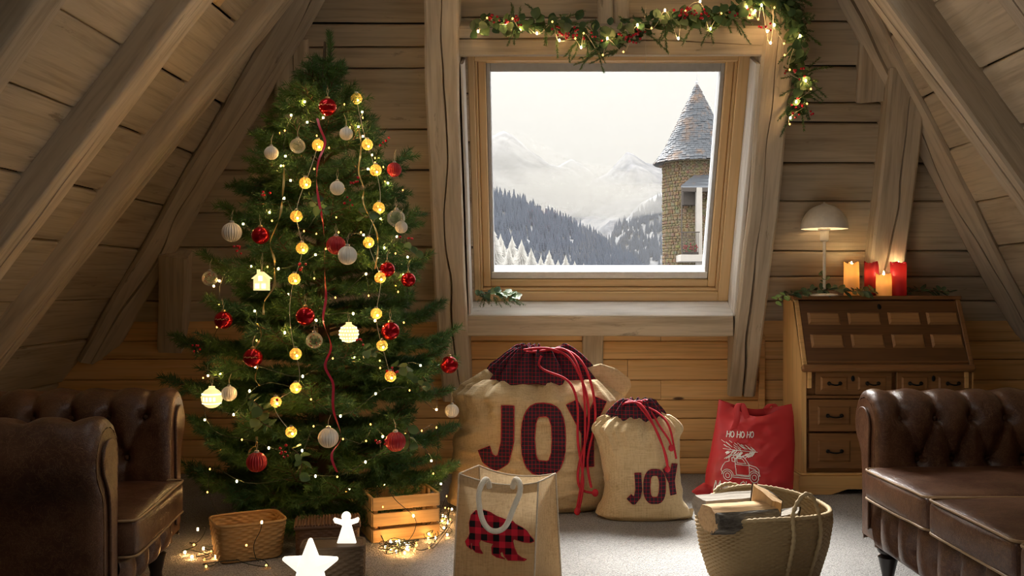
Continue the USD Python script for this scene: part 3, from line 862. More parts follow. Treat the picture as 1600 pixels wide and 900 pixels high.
for k in range(26):
    s = trimesh.creation.icosphere(1, .06 + .03 * g.random())
    s.vertices = np.array(s.vertices) + [b0[0] + .25 + .75 * g.random(), 56.9 + .1 * g.random(), b0[2] + .15 + .5 * g.random()]
    fl.append(s)
put('flowers', cat_(fl[:18]), plain('red_flowers', (.35, .07, .06), .8), HS, kind='stuff')
put('flower_leaves', cat_(fl[18:]), plain('flower_leaves', (.12, .22, .07), .8), HS, kind='stuff')
put('flower_box', bx(b0[0] + .15, b0[0] + 1.1, 56.8, 57.05, b0[2], b0[2] + .16, .02), HDARK, HS)
# ------------------------------------------------------------------ leather armchair and sofa
LEATHER = M('worn_brown_leather', {
    'tc': ('texture_coordinate', {}), 'g': ('geometry', {}),
    'n1': ('noise_texture', {'scale': 4.0, 'detail': 5.0, 'roughness': .6}), 'r1': ('rgb_ramp', {'ramp': [(.3, (.046, .016, .009)), (.5, (.078, .030, .015)), (.68, (.14, .060, .028)), (.85, (.22, .11, .05))]}),
    'n2': ('noise_texture', {'scale': 34.0, 'detail': 5.0, 'roughness': .7, 'distortion': 1.2}), 'r2': ('rgb_ramp', {'ramp': [(.48, (0, 0, 0)), (.50, (.34, .34, .34)), (.52, (0, 0, 0))]}),
    'x': ('mix', {'color2': (.36, .21, .11)}), 'v': ('voronoi_texture', {'scale': 140.0, 'feature': 'distance_to_edge'}), 'vr': ('map_range', {'from_max': .12, 'clamp': True}),
    'rr': ('map_range', {'from_min': .3, 'from_max': .8, 'to_min': .24, 'to_max': .42}), 'b': ('bump', {'strength': .18, 'distance': .002}), 'b2': ('bump', {'strength': .25, 'distance': .006}), 'p': ('principled_bsdf', {'specular_ior_level': .55})},
    [('tc.object', 'n1.vector'), ('tc.object', 'n2.vector'), ('tc.object', 'v.vector'), ('n1.fac', 'r1.fac'), ('n2.fac', 'r2.fac'), ('r2.color', 'x.fac'), ('r1.color', 'x.color1'), ('x.color', 'p.base_color'),
     ('n1.fac', 'rr.value'), ('rr.result', 'p.roughness'), ('n2.fac', 'b2.height'), ('b2.normal', 'b.normal'), ('v.distance', 'vr.value'), ('vr.result', 'b.height'), ('b.normal', 'p.normal')], 'p.BSDF')
PIPING = plain('tan_leather_piping', (.34, .21, .10), .5)
PIPE_DARK = plain('dark_leather_piping', (.11, .05, .025), .45)
LEGWOOD = plain('dark_turned_wood', (.018, .012, .010), .3)


def seg_dist(X, S, a, b):
    ax, ay = a; bx_, by = b
    dx, dy = bx_ - ax, by - ay
    t = np.clip(((X - ax) * dx + (S - ay) * dy) / (dx * dx + dy * dy), 0, 1)
    return np.hypot(X - ax - t * dx, S - ay - t * dy)


def arm_profile(top=.72, r=.122, cz=None, panel=.15, zb=.15):
    cz = top - r
    P = [(0.0, z) for z in np.linspace(zb, cz - .1, 14)]
    th = np.radians(np.linspace(196, -62, 40))
    P += [(.112 + r * math.cos(a), cz + r * math.sin(a)) for a in th]
    P += [(panel + .012, z) for z in np.linspace(cz - .14, zb, 8)]
    P = np.array(P)
    # smooth the joins
    for _ in range(3):
        P[1:-1] = .25 * P[:-2] + .5 * P[1:-1] + .25 * P[2:]
    return P


def chesterfield_arm(parent, side, L, y_in, buttons=True, nx=110, spacing=.135, pitch0=.10):
    """Arm along local -x from x=0; inner face at y = side*y_in, rolling outward."""
    pr = arm_profile()
    d = np.r_[0, np.cumsum(np.linalg.norm(np.diff(pr, axis=0), axis=1))]
    s = np.linspace(0, d[-1], 84)
    pr = np.stack([np.interp(s, d, pr[:, 0]), np.interp(s, d, pr[:, 1])], 1)
    t = np.gradient(pr, axis=0); t /= np.linalg.norm(t, axis=1, keepdims=True)
    nrm = np.stack([-t[:, 1], t[:, 0]], 1)          # outward of the body
    xs = np.r_[np.linspace(-L, -.04, nx)]
    X, S = np.meshgrid(xs, s, indexing='ij')
    h = np.zeros_like(X)
    bts = []
    sb1 = np.interp(.475, pr[:30, 1], s[:30])
    sb2 = sb1 + .165
    if buttons:
        k = 0
        rows = [(sb1, pitch0 + spacing * .5), (sb2, pitch0)]
        cols = int((L - .1) / spacing)
        B = {}
        for r_, (sv, x0) in enumerate(rows):
            for c in range(cols):
                B[r_, c] = (-x0 - c * spacing, sv)
        segs = []
        for c in range(cols):
            for b in (c, c - 1):
                if (0, b) in B:
                    segs.append((B[1, c], B[0, b], 1.0))
            segs.append((B[0, c], (B[0, c][0], sb1 - .2), .8))
            segs.append((B[1, c], (B[1, c][0], sb2 + .16), .75))
        dist = np.full_like(X, 9.0)
        for a, b, w in segs:
            q = seg_dist(X, S, a, b)
            dist = np.minimum(dist, q / w)
        h += .026 * (1 - np.exp(-dist / .032)) - .010
        for a in B.values():
            q = np.hypot(X - a[0], S - a[1])
            h -= .032 * np.exp(-(q / .024) ** 2)
        edge = np.clip((s - (sb2 + .20)) / .08, 0, 1)
        h *= (1 - edge)[None, :]
        bts = list(B.values())
    h += (meshkit.fbm(np.stack([X * 9, S * 9, X * 0 + 3 * side], -1), 4, 7) - .5) * .010
    rings = np.zeros((len(xs), len(s), 3))
    rings[..., 0] = X
    rings[..., 1] = side * (y_in + pr[None, :, 0] + nrm[None, :, 0] * h)
    rings[..., 2] = pr[None, :, 1] + nrm[None, :, 1] * h
    # the pleated leather turns over the front edge
    R = .034
    fr = []
    ang = np.linspace(0, np.pi / 2, 7)
    pl = np.sin(s * 260) * .0022 * np.clip((s - .15) / .1, 0, 1)
    for a in ang[1:]:
        ins = R * (1 - math.cos(a)) - pl * math.sin(a)
        base = pr + nrm * h[-1][:, None]
        q = base - nrm * np.asarray(ins)[:, None]
        fr.append(np.stack([np.full(len(s), -.04 + R * 1.15 * math.sin(a)), side * (y_in + q[:, 0]), q[:, 1]], -1))
    P = np.concatenate([rings, np.array(fr)])
    body = put('arm', grid(P, flip=side > 0), LEATHER, parent, smooth=60, local=True)
    poly = Polygon(pr).buffer(0)
    if poly.geom_type != 'Polygon':
        poly = max(poly.geoms, key=lambda q: q.area)
    MX = lambda x0: (lambda v: np.stack([x0 + v[:, 2], side * (y_in + v[:, 0]), v[:, 1]], -1))
    fl = (lambda m: trimesh.Trimesh(m.vertices, m.faces[:, ::-1], process=False)) if side < 0 else (lambda m: m)
    put('arm_end', fl(warp(extrude(poly.buffer(-.022), .012), MX(-.013))), LEATHER, body, local=True)
    inner = poly.buffer(-.064).buffer(.006)
    if inner.geom_type != 'Polygon':
        inner = max(inner.geoms, key=lambda q: q.area)
    fp = put('front_panel', fl(warp(extrude(inner, .014), MX(-.004))), LEATHER, body, smooth=30, local=True)
    c = np.array(inner.exterior.coords)[:-1]
    put('panel_piping', tube(MX(.006)(np.c_[c, np.zeros(len(c))]), .0045, 6, closed=True), PIPE_DARK, body, smooth=True, local=True)
    for (bx_, bs) in bts:
        i = np.interp(bs, s, np.arange(len(s)))
        q = np.array([np.interp(i, np.arange(len(s)), pr[:, k]) for k in (0, 1)])
        nv = np.array([np.interp(i, np.arange(len(s)), nrm[:, k]) for k in (0, 1)])
        q = q - nv * .032
        b = trimesh.creation.icosphere(2, .0105)
        v = np.array(b.vertices)
        along = v @ np.array([0, side * nv[0], nv[1]])
        v -= .4 * along[:, None] * np.array([0, side * nv[0], nv[1]])
        b.vertices = v + [bx_, side * (y_in + q[0]), q[1]]
        put('button', b, LEATHER, body, smooth=True, local=True)
    return body


def turned_leg(parent, x, y, h=.15):
    put('leg', warp(lathe([(.018, 0), (.024, .012), (.022, .03), (.034, .085), (.038, .1), (.026, .108), (.036, .118), (.042, .132), (.040, .16)], 20), lambda v: v + [x, y, 0]), LEGWOOD, parent, smooth=40, local=True)


def chesterfield(label, cat, loc, rz, y_in, seats, z_base, z_cush, L=.84):
    T = thing('armchair' if seats == 1 else 'sofa', label, cat, loc=loc, rz=rz)
    for side in (-1, 1):
        chesterfield_arm(T, side, L, y_in)
    # base with a buttoned front border
    zs, ys = np.linspace(.15, z_base, 14), np.linspace(-y_in, y_in, int(2 * y_in / .012))
    Yg, Zg = np.meshgrid(ys, zs, indexing='ij')
    col = .15
    ph = (Yg / col) * np.pi
    puff = np.abs(np.sin(ph)) ** .6 * .034
    zc = (.15 + z_base) / 2
    puff = puff - .016 * np.exp(-(((np.abs(((Yg / col + .5) % 1) - .5)) * col / .02) ** 2 + ((Zg - zc) / .02) ** 2))
    puff *= np.clip(np.sin((Zg - .15) / (z_base - .15) * np.pi), 0, 1) ** .35
    P = np.stack([-.012 + puff, Yg, Zg], -1)
    bd = put('front_border', grid(P), LEATHER, T, smooth=60, local=True)
    n = int(2 * y_in / col / 2)
    for k in range(-n, n + 1):
        b = trimesh.creation.icosphere(1, .008)
        b.vertices = np.array(b.vertices) * [.6, 1, 1] + [-.012, k * col, zc]
        put('button', b, LEATHER, bd, smooth=True, local=True)
    put('base', bx(-L, -.03, -y_in - .03, y_in + .03, .145, z_base - .005, .008), LEATHER, T, local=True)
    # back
    pr = arm_profile()
    W = y_in + .2
    ysb = np.linspace(-W, W, 40)
    P = np.stack([np.stack([-L + .06 - pr[:, 0], np.full(len(pr), y), pr[:, 1]], -1) for y in ysb])
    put('backrest', grid(P, flip=True), LEATHER, T, smooth=60, local=True)
    # seat cushions
    wseat = 2 * y_in / seats
    g = np.random.default_rng(int(y_in * 100))
    for k in range(seats):
        sx, sy, sz = .72, wseat - .006, z_cush - z_base
        cx, cy = .05 - sx / 2, -y_in + wseat * (k + .5)
        m = cushion(sx, sy, sz, .028, .022, 20)
        v = np.array(m.vertices)
        nz = (meshkit.fbm(v * 7 + k * 9, 4, 70 + k) - .5) * .014
        v[:, 2] += nz
        m.vertices = v + [cx, cy, (z_base + z_cush) / 2]
        c = put('cushion', m, LEATHER, T, smooth=60, local=True)
        for zz in (sz / 2 - .006, -sz / 2 + .010):
            hx, hy, rr = sx / 2 - .001, sy / 2 - .001, .03
            ang = np.linspace(0, np.pi / 2, 6)
            pts = []
            for (qx, qy, a0) in ((1, 1, 0), (-1, 1, np.pi / 2), (-1, -1, np.pi), (1, -1, 1.5 * np.pi)):
                for a in ang:
                    pts.append((qx * (hx - rr) + rr * math.cos(a0 + a), qy * (hy - rr) + rr * math.sin(a0 + a)))
            pts = np.array(pts)
            # fill the straight runs and let the seam sag like the leather
            full = []
            for i in range(len(pts)):
                a, b = pts[i], pts[(i + 1) % len(pts)]
                for q in np.linspace(0, 1, max(1, int(np.linalg.norm(b - a) / .05)), endpoint=False):
                    full.append(a + (b - a) * q)
            full = np.array(full)
            z3 = np.full(len(full), zz) + (meshkit.noise(np.c_[full * 6, np.full(len(full), k)], 3) - .5) * .008
            put('piping', tube(np.c_[full[:, 0] + cx, full[:, 1] + cy, z3 + (z_base + z_cush) / 2], .0048, 6, closed=True), PIPING, c, smooth=True, local=True)
    for sx_ in (-.07, -L + .06):
        for sy_ in (-1, 1):
            turned_leg(T, sx_, sy_ * (y_in + .06))
    return T


chesterfield('worn brown buttoned leather armchair in front of the christmas tree', 'armchair', (-1.351, 3.325, 0), math.radians(7), .315, 1, .265, .395)
chesterfield('dark brown buttoned leather sofa with three cushions beside the log basket', 'sofa', (1.297, 2.79, 0), math.radians(182.5), .79, 3, .335, .455)

# grey footstool whose corner shows at the edge of the picture
FABRIC = plain('grey_wool', (.40, .385, .36), .95, bump=.6, bscale=160)
FS = thing('footstool', 'pale grey wool footstool in the corner in front of the leather armchair', 'footstool', loc=(-1.64, 2.08, 0))
put('cushion', warp(cushion(.66, .58, .20, .05, .02, 16), lambda v: v + [0, 0, .315]), FABRIC, FS, smooth=60, local=True)
put('base', bx(-.30, .30, -.26, .26, .15, .225, .01), LEGWOOD, FS, local=True)
for sx in (-1, 1):
    for sy in (-1, 1):
        turned_leg(FS, sx * .25, sy * .21)

# ------------------------------------------------------------------ writing desk
W_DESK = wood('desk_wood', [(.25, (.66, .38, .13)), (.45, (.76, .46, .18)), (.65, (.80, .50, .21)), (.85, (.62, .34, .11))], (1.0, 12, 12), .08, .4, .4, 70)
W_DESK_DARK = wood('desk_front_wood', [(.25, (.19, .085, .03)), (.5, (.27, .13, .047)), (.8, (.18, .08, .028))], (1.0, 12, 12), .08, .38, .45, 70)
W_DESK_DEEP = wood('desk_lid_wood', [(.25, (.11, .047, .017)), (.5, (.155, .07, .025)), (.8, (.10, .043, .015))], (1.0, 12, 12), .08, .38, .45, 70)
W_DESK_PANEL = wood('desk_panel_wood', [(.25, (.27, .135, .052)), (.5, (.36, .19, .075)), (.8, (.25, .12, .045))], (1.0, 12, 12), .08, .35, .5, 70)
IRON = plain('black_iron', (.012, .012, .012), .4, .6)
DX, DY, DW, DD, DH = 1.437, 5.22, .932, .40, 1.076
DK = thing('writing_desk', 'wooden slant-front writing desk with eight raised panels and black handles', 'desk', loc=(DX, DY, 0))
VZ = lambda z, x, y: frame((x, y, z), x=(0, 0, 1), y=(0, 1, 0), z=(-1, 0, 0))   # grain upright


def dput(name, b, mat=W_DESK_DARK, parent=None, upright=False, r=.003, **kw):
    x0, x1, y0, y1, z0, z1 = b
    if upright:
        m = bx(z0, z1, y0, y1, -x1, -x0, r)
        return put(name, m, mat, parent or DK, frame4=WORLD[DK] @ VZ(0, 0, 0), **kw)
    return put(name, bx(*b, r), mat, parent or DK, frame4=WORLD[DK] if parent else None, local=parent is None, **kw)


prof = Polygon([(0, .1), (0, .695), (.165, DH - .02), (DD, DH - .02), (DD, .0), (.0, .0)])
for x0 in (0, DW - .024):
    m = extrude(prof, .024)
    v = np.array(m.vertices)      # (y, z, x) -> local frame with grain upright: x'=z, y'=y, z'=-x
    m.vertices = np.stack([v[:, 1], v[:, 0], -(v[:, 2] + x0)], -1)
    m.invert()
    put('side_panel', m, W_DESK, DK, frame4=WORLD[DK] @ VZ(0, 0, 0))
dput('top', (-.008, DW + .008, .158, DD, DH - .022, DH), W_DESK_DARK, r=.005)
dput('carcass', (.02, DW - .02, .03, DD - .01, .09, .69))
dput('carcass', (.02, DW - .02, .2, DD - .01, .68, DH - .02))
# slanting lid
la, lb = np.array([-.012, .700]), np.array([.160, DH - .026])
u2 = (lb - la) / np.linalg.norm(lb - la)
LL = np.linalg.norm(lb - la)
LF = WORLD[DK] @ frame((0, la[0], la[1]), x=(1, 0, 0), y=(0, u2[0], u2[1]), z=(0, -u2[1], u2[0]))
lid = put('lid', bx(.026, DW - .026, 0, LL, -.022, 0, .003), W_DESK_DEEP, DK, frame4=LF)
put('lid_edge', bx(.0, .026, 0, LL, -.024, .004, .003), W_DESK, DK, frame4=LF)
put('lid_edge', bx(DW - .026, DW, 0, LL, -.024, .004, .003), W_DESK_DARK, DK, frame4=LF)
put('lid_moulding', bx(-.004, DW + .004, -.032, .004, -.026, .012, .008), W_DESK_DARK, DK, frame4=LF)
put('lid_moulding', bx(.026, DW - .026, .012, .026, -.005, .006, .004), W_DESK_DARK, DK, frame4=LF)


def raised(x0, x1, y0, y1, z, hgt=.014, bev=.013):
    v = [(x0, y0, z), (x1, y0, z), (x1, y1, z), (x0, y1, z), (x0 + bev, y0 + bev, z + hgt), (x1 - bev, y0 + bev, z + hgt), (x1 - bev, y1 - bev, z + hgt), (x0 + bev, y1 - bev, z + hgt)]
    return trimesh.convex.convex_hull(np.array(v))


for (c0, c1) in ((.066, .262), (.305, .502), (.545, .74), (.775, .965)):
    for (r0, r1) in ((.26, .475), (.615, .815)):
        put('raised_panel', raised(c0 * DW, c1 * DW, r0 * LL, r1 * LL, -.002), W_DESK_PANEL, DK, frame4=LF)
ov = lambda sx, sy, sz: warp(trimesh.creation.icosphere(2, 1.0), lambda v: v * [sx, sy, sz])
put('keyhole_plate', warp(ov(.011, .017, .005), lambda v: v + [.505 * DW, .9 * LL, .002]), IRON, DK, frame4=LF, smooth=True)
# drawers


def handle(parent, x, z, w=.062, y=-.006):
    ms = []
    for s in (-1, 1):
        ms.append(warp(ov(.011, .006, .011), lambda v: v + [x + s * w / 2, y - .004, z]))
    pts = [(x - w / 2, y - .006, z), (x - w / 2 + .004, y - .02, z - .001), (x - w * .3, y - .025, z - .004), (x + w * .3, y - .025, z - .004), (x + w / 2 - .004, y - .02, z - .001), (x + w / 2, y - .006, z)]
    ms.append(tube(spline(pts, 22), .0045, 8))
    put('handle', cat_(ms), IRON, parent, smooth=40, frame4=WORLD[DK], label='black iron drawer handle')


for (x0, x1) in ((.075, .49), (.515, .925)):
    d_ = dput('drawer', (x0, x1, -.002, .04, .540, .663))
    for (f0, f1) in ((.06, .42), (.55, .93)):
        a, b = x0 + (x1 - x0) * f0, x0 + (x1 - x0) * f1
        put('drawer_panel', warp(raised(a, b, .563, .640, 0, .008, .010), lambda v: np.stack([v[:, 0], -.001 - v[:, 2], v[:, 1]], -1)), W_DESK_DARK, d_, frame4=WORLD[DK])
        handle(d_, (a + b) / 2, .602, .06, -.009)
    put('keyhole_plate', warp(ov(.010, .005, .016), lambda v: v + [x0 + (x1 - x0) * .485, -.004, .628]), IRON, d_, frame4=WORLD[DK], smooth=True)
for (z0, z1) in ((.340, .514), (.139, .330)):
    d_ = dput('drawer', (.04, .915, -.002, .04, z0, z1))
    for j, (a, b) in enumerate(((.085, .265), (.33, .63), (.695, .875))):
        put('drawer_panel', warp(raised(a, b, z0 + .035, z1 - .035, 0, .008, .010), lambda v: np.stack([v[:, 0], -.001 - v[:, 2], v[:, 1]], -1)), W_DESK_DARK, d_, frame4=WORLD[DK])
        if j != 1:
            handle(d_, (a + b) / 2, (z0 + z1) / 2, .075, -.009)
dput('rail', (.022, DW - .022, .004, .05, .666, .690))
dput('rail', (.022, DW - .022, .004, .05, .518, .536))
for x0 in (.028, DW - .052):
    dput('lid_support', (x0, x0 + .024, -.012, .06, .575, .672), W_DESK)
# plinth with bracket feet
pl = Polygon([(0, 0), (.16, 0), (.20, .012), (.25, .03), (DW - .25, .03), (DW - .2, .012), (DW - .16, 0), (DW, 0), (DW, .102), (0, .102)])
m = extrude(pl, .026)
v = np.array(m.vertices)
put('plinth', warp(trimesh.Trimesh(np.stack([v[:, 0] * (DW + .03) / DW - .015, -.018 + v[:, 2], v[:, 1]], -1), m.faces[:, ::-1], process=False), lambda q: q), W_DESK, DK, local=True)
for x0 in (-.015, DW - .009):
    dput('plinth', (x0, x0 + .024, .008, DD, 0, .102), W_DESK)
dput('plinth_moulding', (-.012, DW + .012, -.014, DD, .102, .114), W_DESK, r=.005)

# ------------------------------------------------------------------ on the desk: lamp and four LED candles
LAMPW = plain('lamp_cream_enamel', (.86, .81, .72), .4)
LX, LY = at(1288, 450, 5.385)[0], 5.385
LP = thing('table_lamp', 'cream mushroom table lamp with domed shade on the writing desk', 'lamp', loc=(LX, LY, DH))
put('base', lathe([(.075, 0), (.078, .006), (.07, .012), (.012, .018)], 32), LAMPW, LP, smooth=40, local=True)
put('stem', lathe([(.0085, .012), (.0085, .34)], 16), LAMPW, LP, smooth=True, local=True)
put('socket', lathe([(.016, .305), (.023, .31), (.024, .363), (.034, .37), (.034, .378), (.01, .38)], 24), LAMPW, LP, smooth=40, local=True)
th = np.linspace(0, np.pi / 2, 16)
outer = [(.131 * math.cos(a), .375 + .138 * math.sin(a)) for a in th[:-1]]
inner = [(.127 * math.cos(a), .375 + .134 * math.sin(a)) for a in th[:-1]][::-1]
pp = [(inner[k]) for k in range(len(inner))] + outer
P = np.array(pp)
a = np.arange(40) * 2 * np.pi / 40
put('shade', grid(np.stack([P[:, :1] * np.cos(a), P[:, :1] * np.sin(a), np.repeat(P[:, 1:], 40, 1)], -1), cv=True, flip=True), LAMPW, LP, smooth=40, local=True)
put('finial', lathe([(.02, .510), (.018, .515), (.006, .518), (.006, .525), (.001, .528)], 16), LAMPW, LP, smooth=40, local=True)
put('bulb', warp(trimesh.creation.icosphere(3, .022), lambda v: v + [0, 0, .41]), emit('lamp_bulb', (1.0, .72, .42), 16.0), LP, smooth=True, local=True)


def candle(px, ytop, rpx, Y, mat, label, flame, group=None):
    p = at(px, ytop, Y)
    r, h = rpx / F * Y, p[2] - DH
    T = thing('candle', label, 'candle', group, loc=(p[0], Y, DH))
    n = 40
    th = np.arange(n) * 2 * np.pi / n
    wob = 1 + .035 * np.sin(2 * th + px) + .02 * np.sin(3 * th)
    dip = np.where(np.abs(np.sin(th * 1.5 + px)) > .8, -.006, .004) + .004 * np.sin(th * 5)
    rings = [np.stack([r * np.cos(th) * f, r * np.sin(th) * f, z * (h + dip) + 0 * th], -1) for f, z in ((.94, 0), (1, .02), (1.0, .5))]
    rings += [np.stack([r * wob * np.cos(th), r * wob * np.sin(th), h * .9 + 0 * th], -1), np.stack([r * wob * np.cos(th), r * wob * np.sin(th), h + dip], -1), np.stack([r * wob * .88 * np.cos(th), r * wob * .88 * np.sin(th), h + dip], -1),
              np.stack([r * .78 * np.cos(th), r * .78 * np.sin(th), h * .93 + 0 * th], -1), np.stack([r * .3 * np.cos(th), r * .3 * np.sin(th), h * .86 + 0 * th], -1), np.stack([r * .12 * np.cos(th), r * .12 * np.sin(th), h * .86 + 0 * th], -1)]
    put('wax_body', grid(np.array(rings), cv=True, flip=True), mat, T, smooth=50, local=True)
    fl = lathe([(.002, -.002), (.006, .004), (.0075, .010), (.005, .018), (.001, .026)], 12)
    put('flame', warp(fl, lambda v: v * [1, .7, 1.25] + [0, 0, h * .86 + .004]), flame, T, smooth=True, local=True)
    lt = UsdLux.SphereLight.Define(stage, T + '/glow')
    lt.CreateRadiusAttr(.010)
    lt.CreateIntensityAttr(CANDLE)
    lt.CreateColorAttr(Gf.Vec3f(1.0, .52, .18))
    lt.AddTranslateOp().Set(Gf.Vec3d(0, 0, h * .70))
    return T


def waxmat(name, col, tcol):
    return M(name, {'d': ('principled_bsdf', {'base_color': col, 'roughness': .45, 'specular_ior_level': .4}), 't': ('translucent_bsdf', {'color': tcol}), 'm': ('mix_closure', {'fac': .5})},
             [('d.BSDF', 'm.closure1'), ('t.BSDF', 'm.closure2')], 'm.closure')


CANDLE = 13.0 * LIGHTS
WAX_C, WAX_R = waxmat('cream_wax', (.80, .62, .40), (.88, .62, .30)), waxmat('red_wax', (.36, .02, .04), (.55, .06, .08))
FLAME = emit('candle_flame', (1.0, .78, .40), 45.0)
candle(1330.5, 411, 11.8, 5.47, WAX_C, 'cream LED candle beside the lamp, taller of the two cream candles', FLAME)
candle(1362, 410, 11.2, 5.52, WAX_R, 'red LED candle standing behind the short cream candle', FLAME)
candle(1381, 428.5, 12, 5.425, WAX_C, 'short cream LED candle at the front edge of the writing desk', FLAME)
candle(1404, 411, 11.8, 5.44, WAX_R, 'tall red LED candle at the front, last in the candle row from the lamp', FLAME)
# ------------------------------------------------------------------ cloth, sacks and bags
def weave(name, c1, c2, freq, bump=.5, rough=.9, trans=0.0, mottled=6.0):
    n = {'tc': ('texture_coordinate', {}), 'xyz': ('separate_xyz', {}),
         'w1': ('wave_texture', {'scale': freq, 'bands_direction': 'x', 'distortion': 2.0, 'detail': 2.0, 'detail_scale': 1.5}), 'w2': ('wave_texture', {'scale': freq, 'bands_direction': 'z', 'distortion': 1.2, 'detail': 2.0, 'detail_scale': 1.5}),
         'mx': ('math', {'math_type': 'multiply'}), 'mpa': ('mapping', {'scale': (55, 55, 4)}), 'mpb': ('mapping', {'scale': (4, 55, 55)}), 'na': ('noise_texture', {'scale': 3.0, 'detail': 2.0}), 'nb': ('noise_texture', {'scale': 3.0, 'detail': 2.0}), 'nab': ('math', {'math_type': 'add'}), 'n0': ('noise_texture', {'scale': mottled, 'detail': 5.0}), 'n1': ('math', {'math_type': 'multiply_add', 'value2': .62}), 'nk': ('math', {'math_type': 'multiply_add', 'value2': .45, 'value3': -.35}), 'ad': ('math', {'math_type': 'multiply_add', 'value2': .30}),
         'r': ('rgb_ramp', {'ramp': [(.12, c1), (.62, c2)]}), 'b': ('bump', {'strength': bump, 'distance': .003}), 'p': ('principled_bsdf', {'roughness': rough, 'specular_ior_level': .15, 'sheen_weight': .15})}
    l = [('tc.object', 'w1.vector'), ('tc.object', 'w2.vector'), ('tc.object', 'n0.vector'), ('tc.object', 'mpa.vector'), ('tc.object', 'mpb.vector'), ('mpa.vector', 'na.vector'), ('mpb.vector', 'nb.vector'), ('na.fac', 'nab.value1'), ('nb.fac', 'nab.value2'), ('nab.value', 'n1.value1'), ('n0.fac', 'nk.value1'), ('nk.value', 'n1.value3'), ('w1.fac', 'mx.value1'), ('w2.fac', 'mx.value2'), ('mx.value', 'ad.value1'), ('n1.value', 'ad.value3'), ('ad.value', 'r.fac'),
         ('r.color', 'p.base_color'), ('ad.value', 'b.height'), ('b.normal', 'p.normal')]
    if trans:
        n['t'] = ('translucent_bsdf', {})
        n['m'] = ('mix_closure', {'fac': trans})
        return M(name, n, l + [('r.color', 't.color'), ('p.BSDF', 'm.closure1'), ('t.BSDF', 'm.closure2')], 'm.closure')
    return M(name, n, l, 'p.BSDF')


def tartan(name, stops, freq, mixf=.5):
    n = {'tc': ('texture_coordinate', {}), 'xyz': ('separate_xyz', {}), 'p': ('principled_bsdf', {'roughness': .9, 'specular_ior_level': .1}), 'm': ('mix', {'fac': mixf})}
    l = [('tc.object', 'xyz.vector'), ('m.color', 'p.base_color')]
    for k, ax in enumerate('xz'):
        n['s' + ax] = ('math', {'math_type': 'multiply', 'value2': freq})
        n['f' + ax] = ('math', {'math_type': 'fraction'})
        n['r' + ax] = ('rgb_ramp', {'ramp': stops, 'interpolate': False})
        l += [('xyz.' + ax, 's' + ax + '.value1'), ('s' + ax + '.value', 'f' + ax + '.value1'), ('f' + ax + '.value', 'r' + ax + '.fac'), ('r' + ax + '.color', f'm.color{k + 1}')]
    return M(name, n, l, 'p.BSDF')


BURLAP = weave('burlap', (.36, .25, .125), (.62, .47, .27), 80, .5)
JUTE = weave('jute_cloth', (.32, .215, .115), (.60, .45, .27), 60, .6, trans=.4)
JUTE_EDGE = weave('jute_edging', (.42, .34, .24), (.66, .56, .42), 300, .3)
_rd, _nv, _gn, _dk = (.50, .012, .03), (.045, .018, .035), (.03, .042, .038), (.075, .015, .03)
PLAID = tartan('red_navy_tartan', [(0, _nv), (.16, _gn), (.34, _nv), (.44, _rd), (.57, _nv), (.78, _gn), (.92, _nv)], 54.0)
CHECK = tartan('buffalo_check', [(0, (.015, .012, .012)), (.5, (.62, .02, .04))], 22.0)
CORD_RED = plain('red_cord', (.50, .012, .03), .7)
RED_EDGE = plain('red_stitching', (.40, .02, .03), .8)
ROPE = plain('cream_rope', (.78, .71, .58), .85, bump=.4, bscale=220)


class Sack:
    """A filled cloth sack: superelliptic rings from the floor up; front towards the viewer (-y)."""

    def __init__(s, x, y, zs, a, b, cx, seed, ex=2.5, fold=.038, lean_=0.0, bump_=.03):
        n, m = 90, 130
        z = np.linspace(0.0, zs[-1], n)
        A, B, C = (np.interp(z, zs, q) for q in (a, b, cx))
        th = np.linspace(-np.pi / 2, 1.5 * np.pi, m, endpoint=False)
        c, si = np.cos(th), np.sin(th)
        ux, uy = np.sign(c) * np.abs(c) ** (2 / ex), np.sign(si) * np.abs(si) ** (2 / ex)
        P = np.stack([x + C[:, None] + A[:, None] * ux, y + lean_ * z[:, None] + B[:, None] * uy, np.repeat(z[:, None], m, 1)], -1)
        q = P * np.array([4.2, 4.2, 3.4])
        f = (meshkit.fbm(q + seed, 4, seed) - .5)
        f2 = 1 - np.abs(2 * meshkit.fbm(P * np.array([3.0, 3, 7.5]) + seed * 3, 3, seed + 5) - 1)
        w = np.clip(z / .06, 0, 1)[:, None]
        d = (f * fold * 2.2 + (f2 - .6) * fold * 1.5) * w
        d += bump_ * np.exp(-((z[:, None] - zs[-1] * .86) / .05) ** 2) * (.35 + 1.3 * meshkit.fbm(P * np.array([7, 7, 3]) + seed, 3, seed + 2)) * (uy < .3)
        gz = np.clip((z[:, None] / zs[-1] - .62) / .3, 0, 1)
        d += gz * .012 * zs[-1] / .65 * (np.sin(th * 17 + 2.5 * np.sin(th * 3 + seed)) + .6 * np.sin(th * 29 + seed))[None]
        P[..., 0] += d * ux
        P[..., 1] += d * uy
        P[..., 2] += (meshkit.fbm(P * 6 + 40, 3, seed) - .5) * .018 * w * (z < zs[-1] * .96)[:, None]
        s.P, s.z = P, z
        fr = P[:, (uy < .25)].reshape(-1, 3)
        s.fy = LinearNDInterpolator(fr[:, [0, 2]], fr[:, 1])
        s.fn = NearestNDInterpolator(fr[:, [0, 2]], fr[:, 1])

    def front(s, xz):
        y = s.fy(xz)
        return np.where(np.isnan(y), s.fn(xz), y)

    def patch(s, poly, depth=.004, size=.02, lift=.003):
        m = refine(extrude(poly, depth), size)
        v = np.array(m.vertices)
        y = s.front(v[:, :2]) - lift - v[:, 2]
        return trimesh.Trimesh(np.stack([v[:, 0], y, v[:, 1]], -1), m.faces[:, ::-1], process=False)


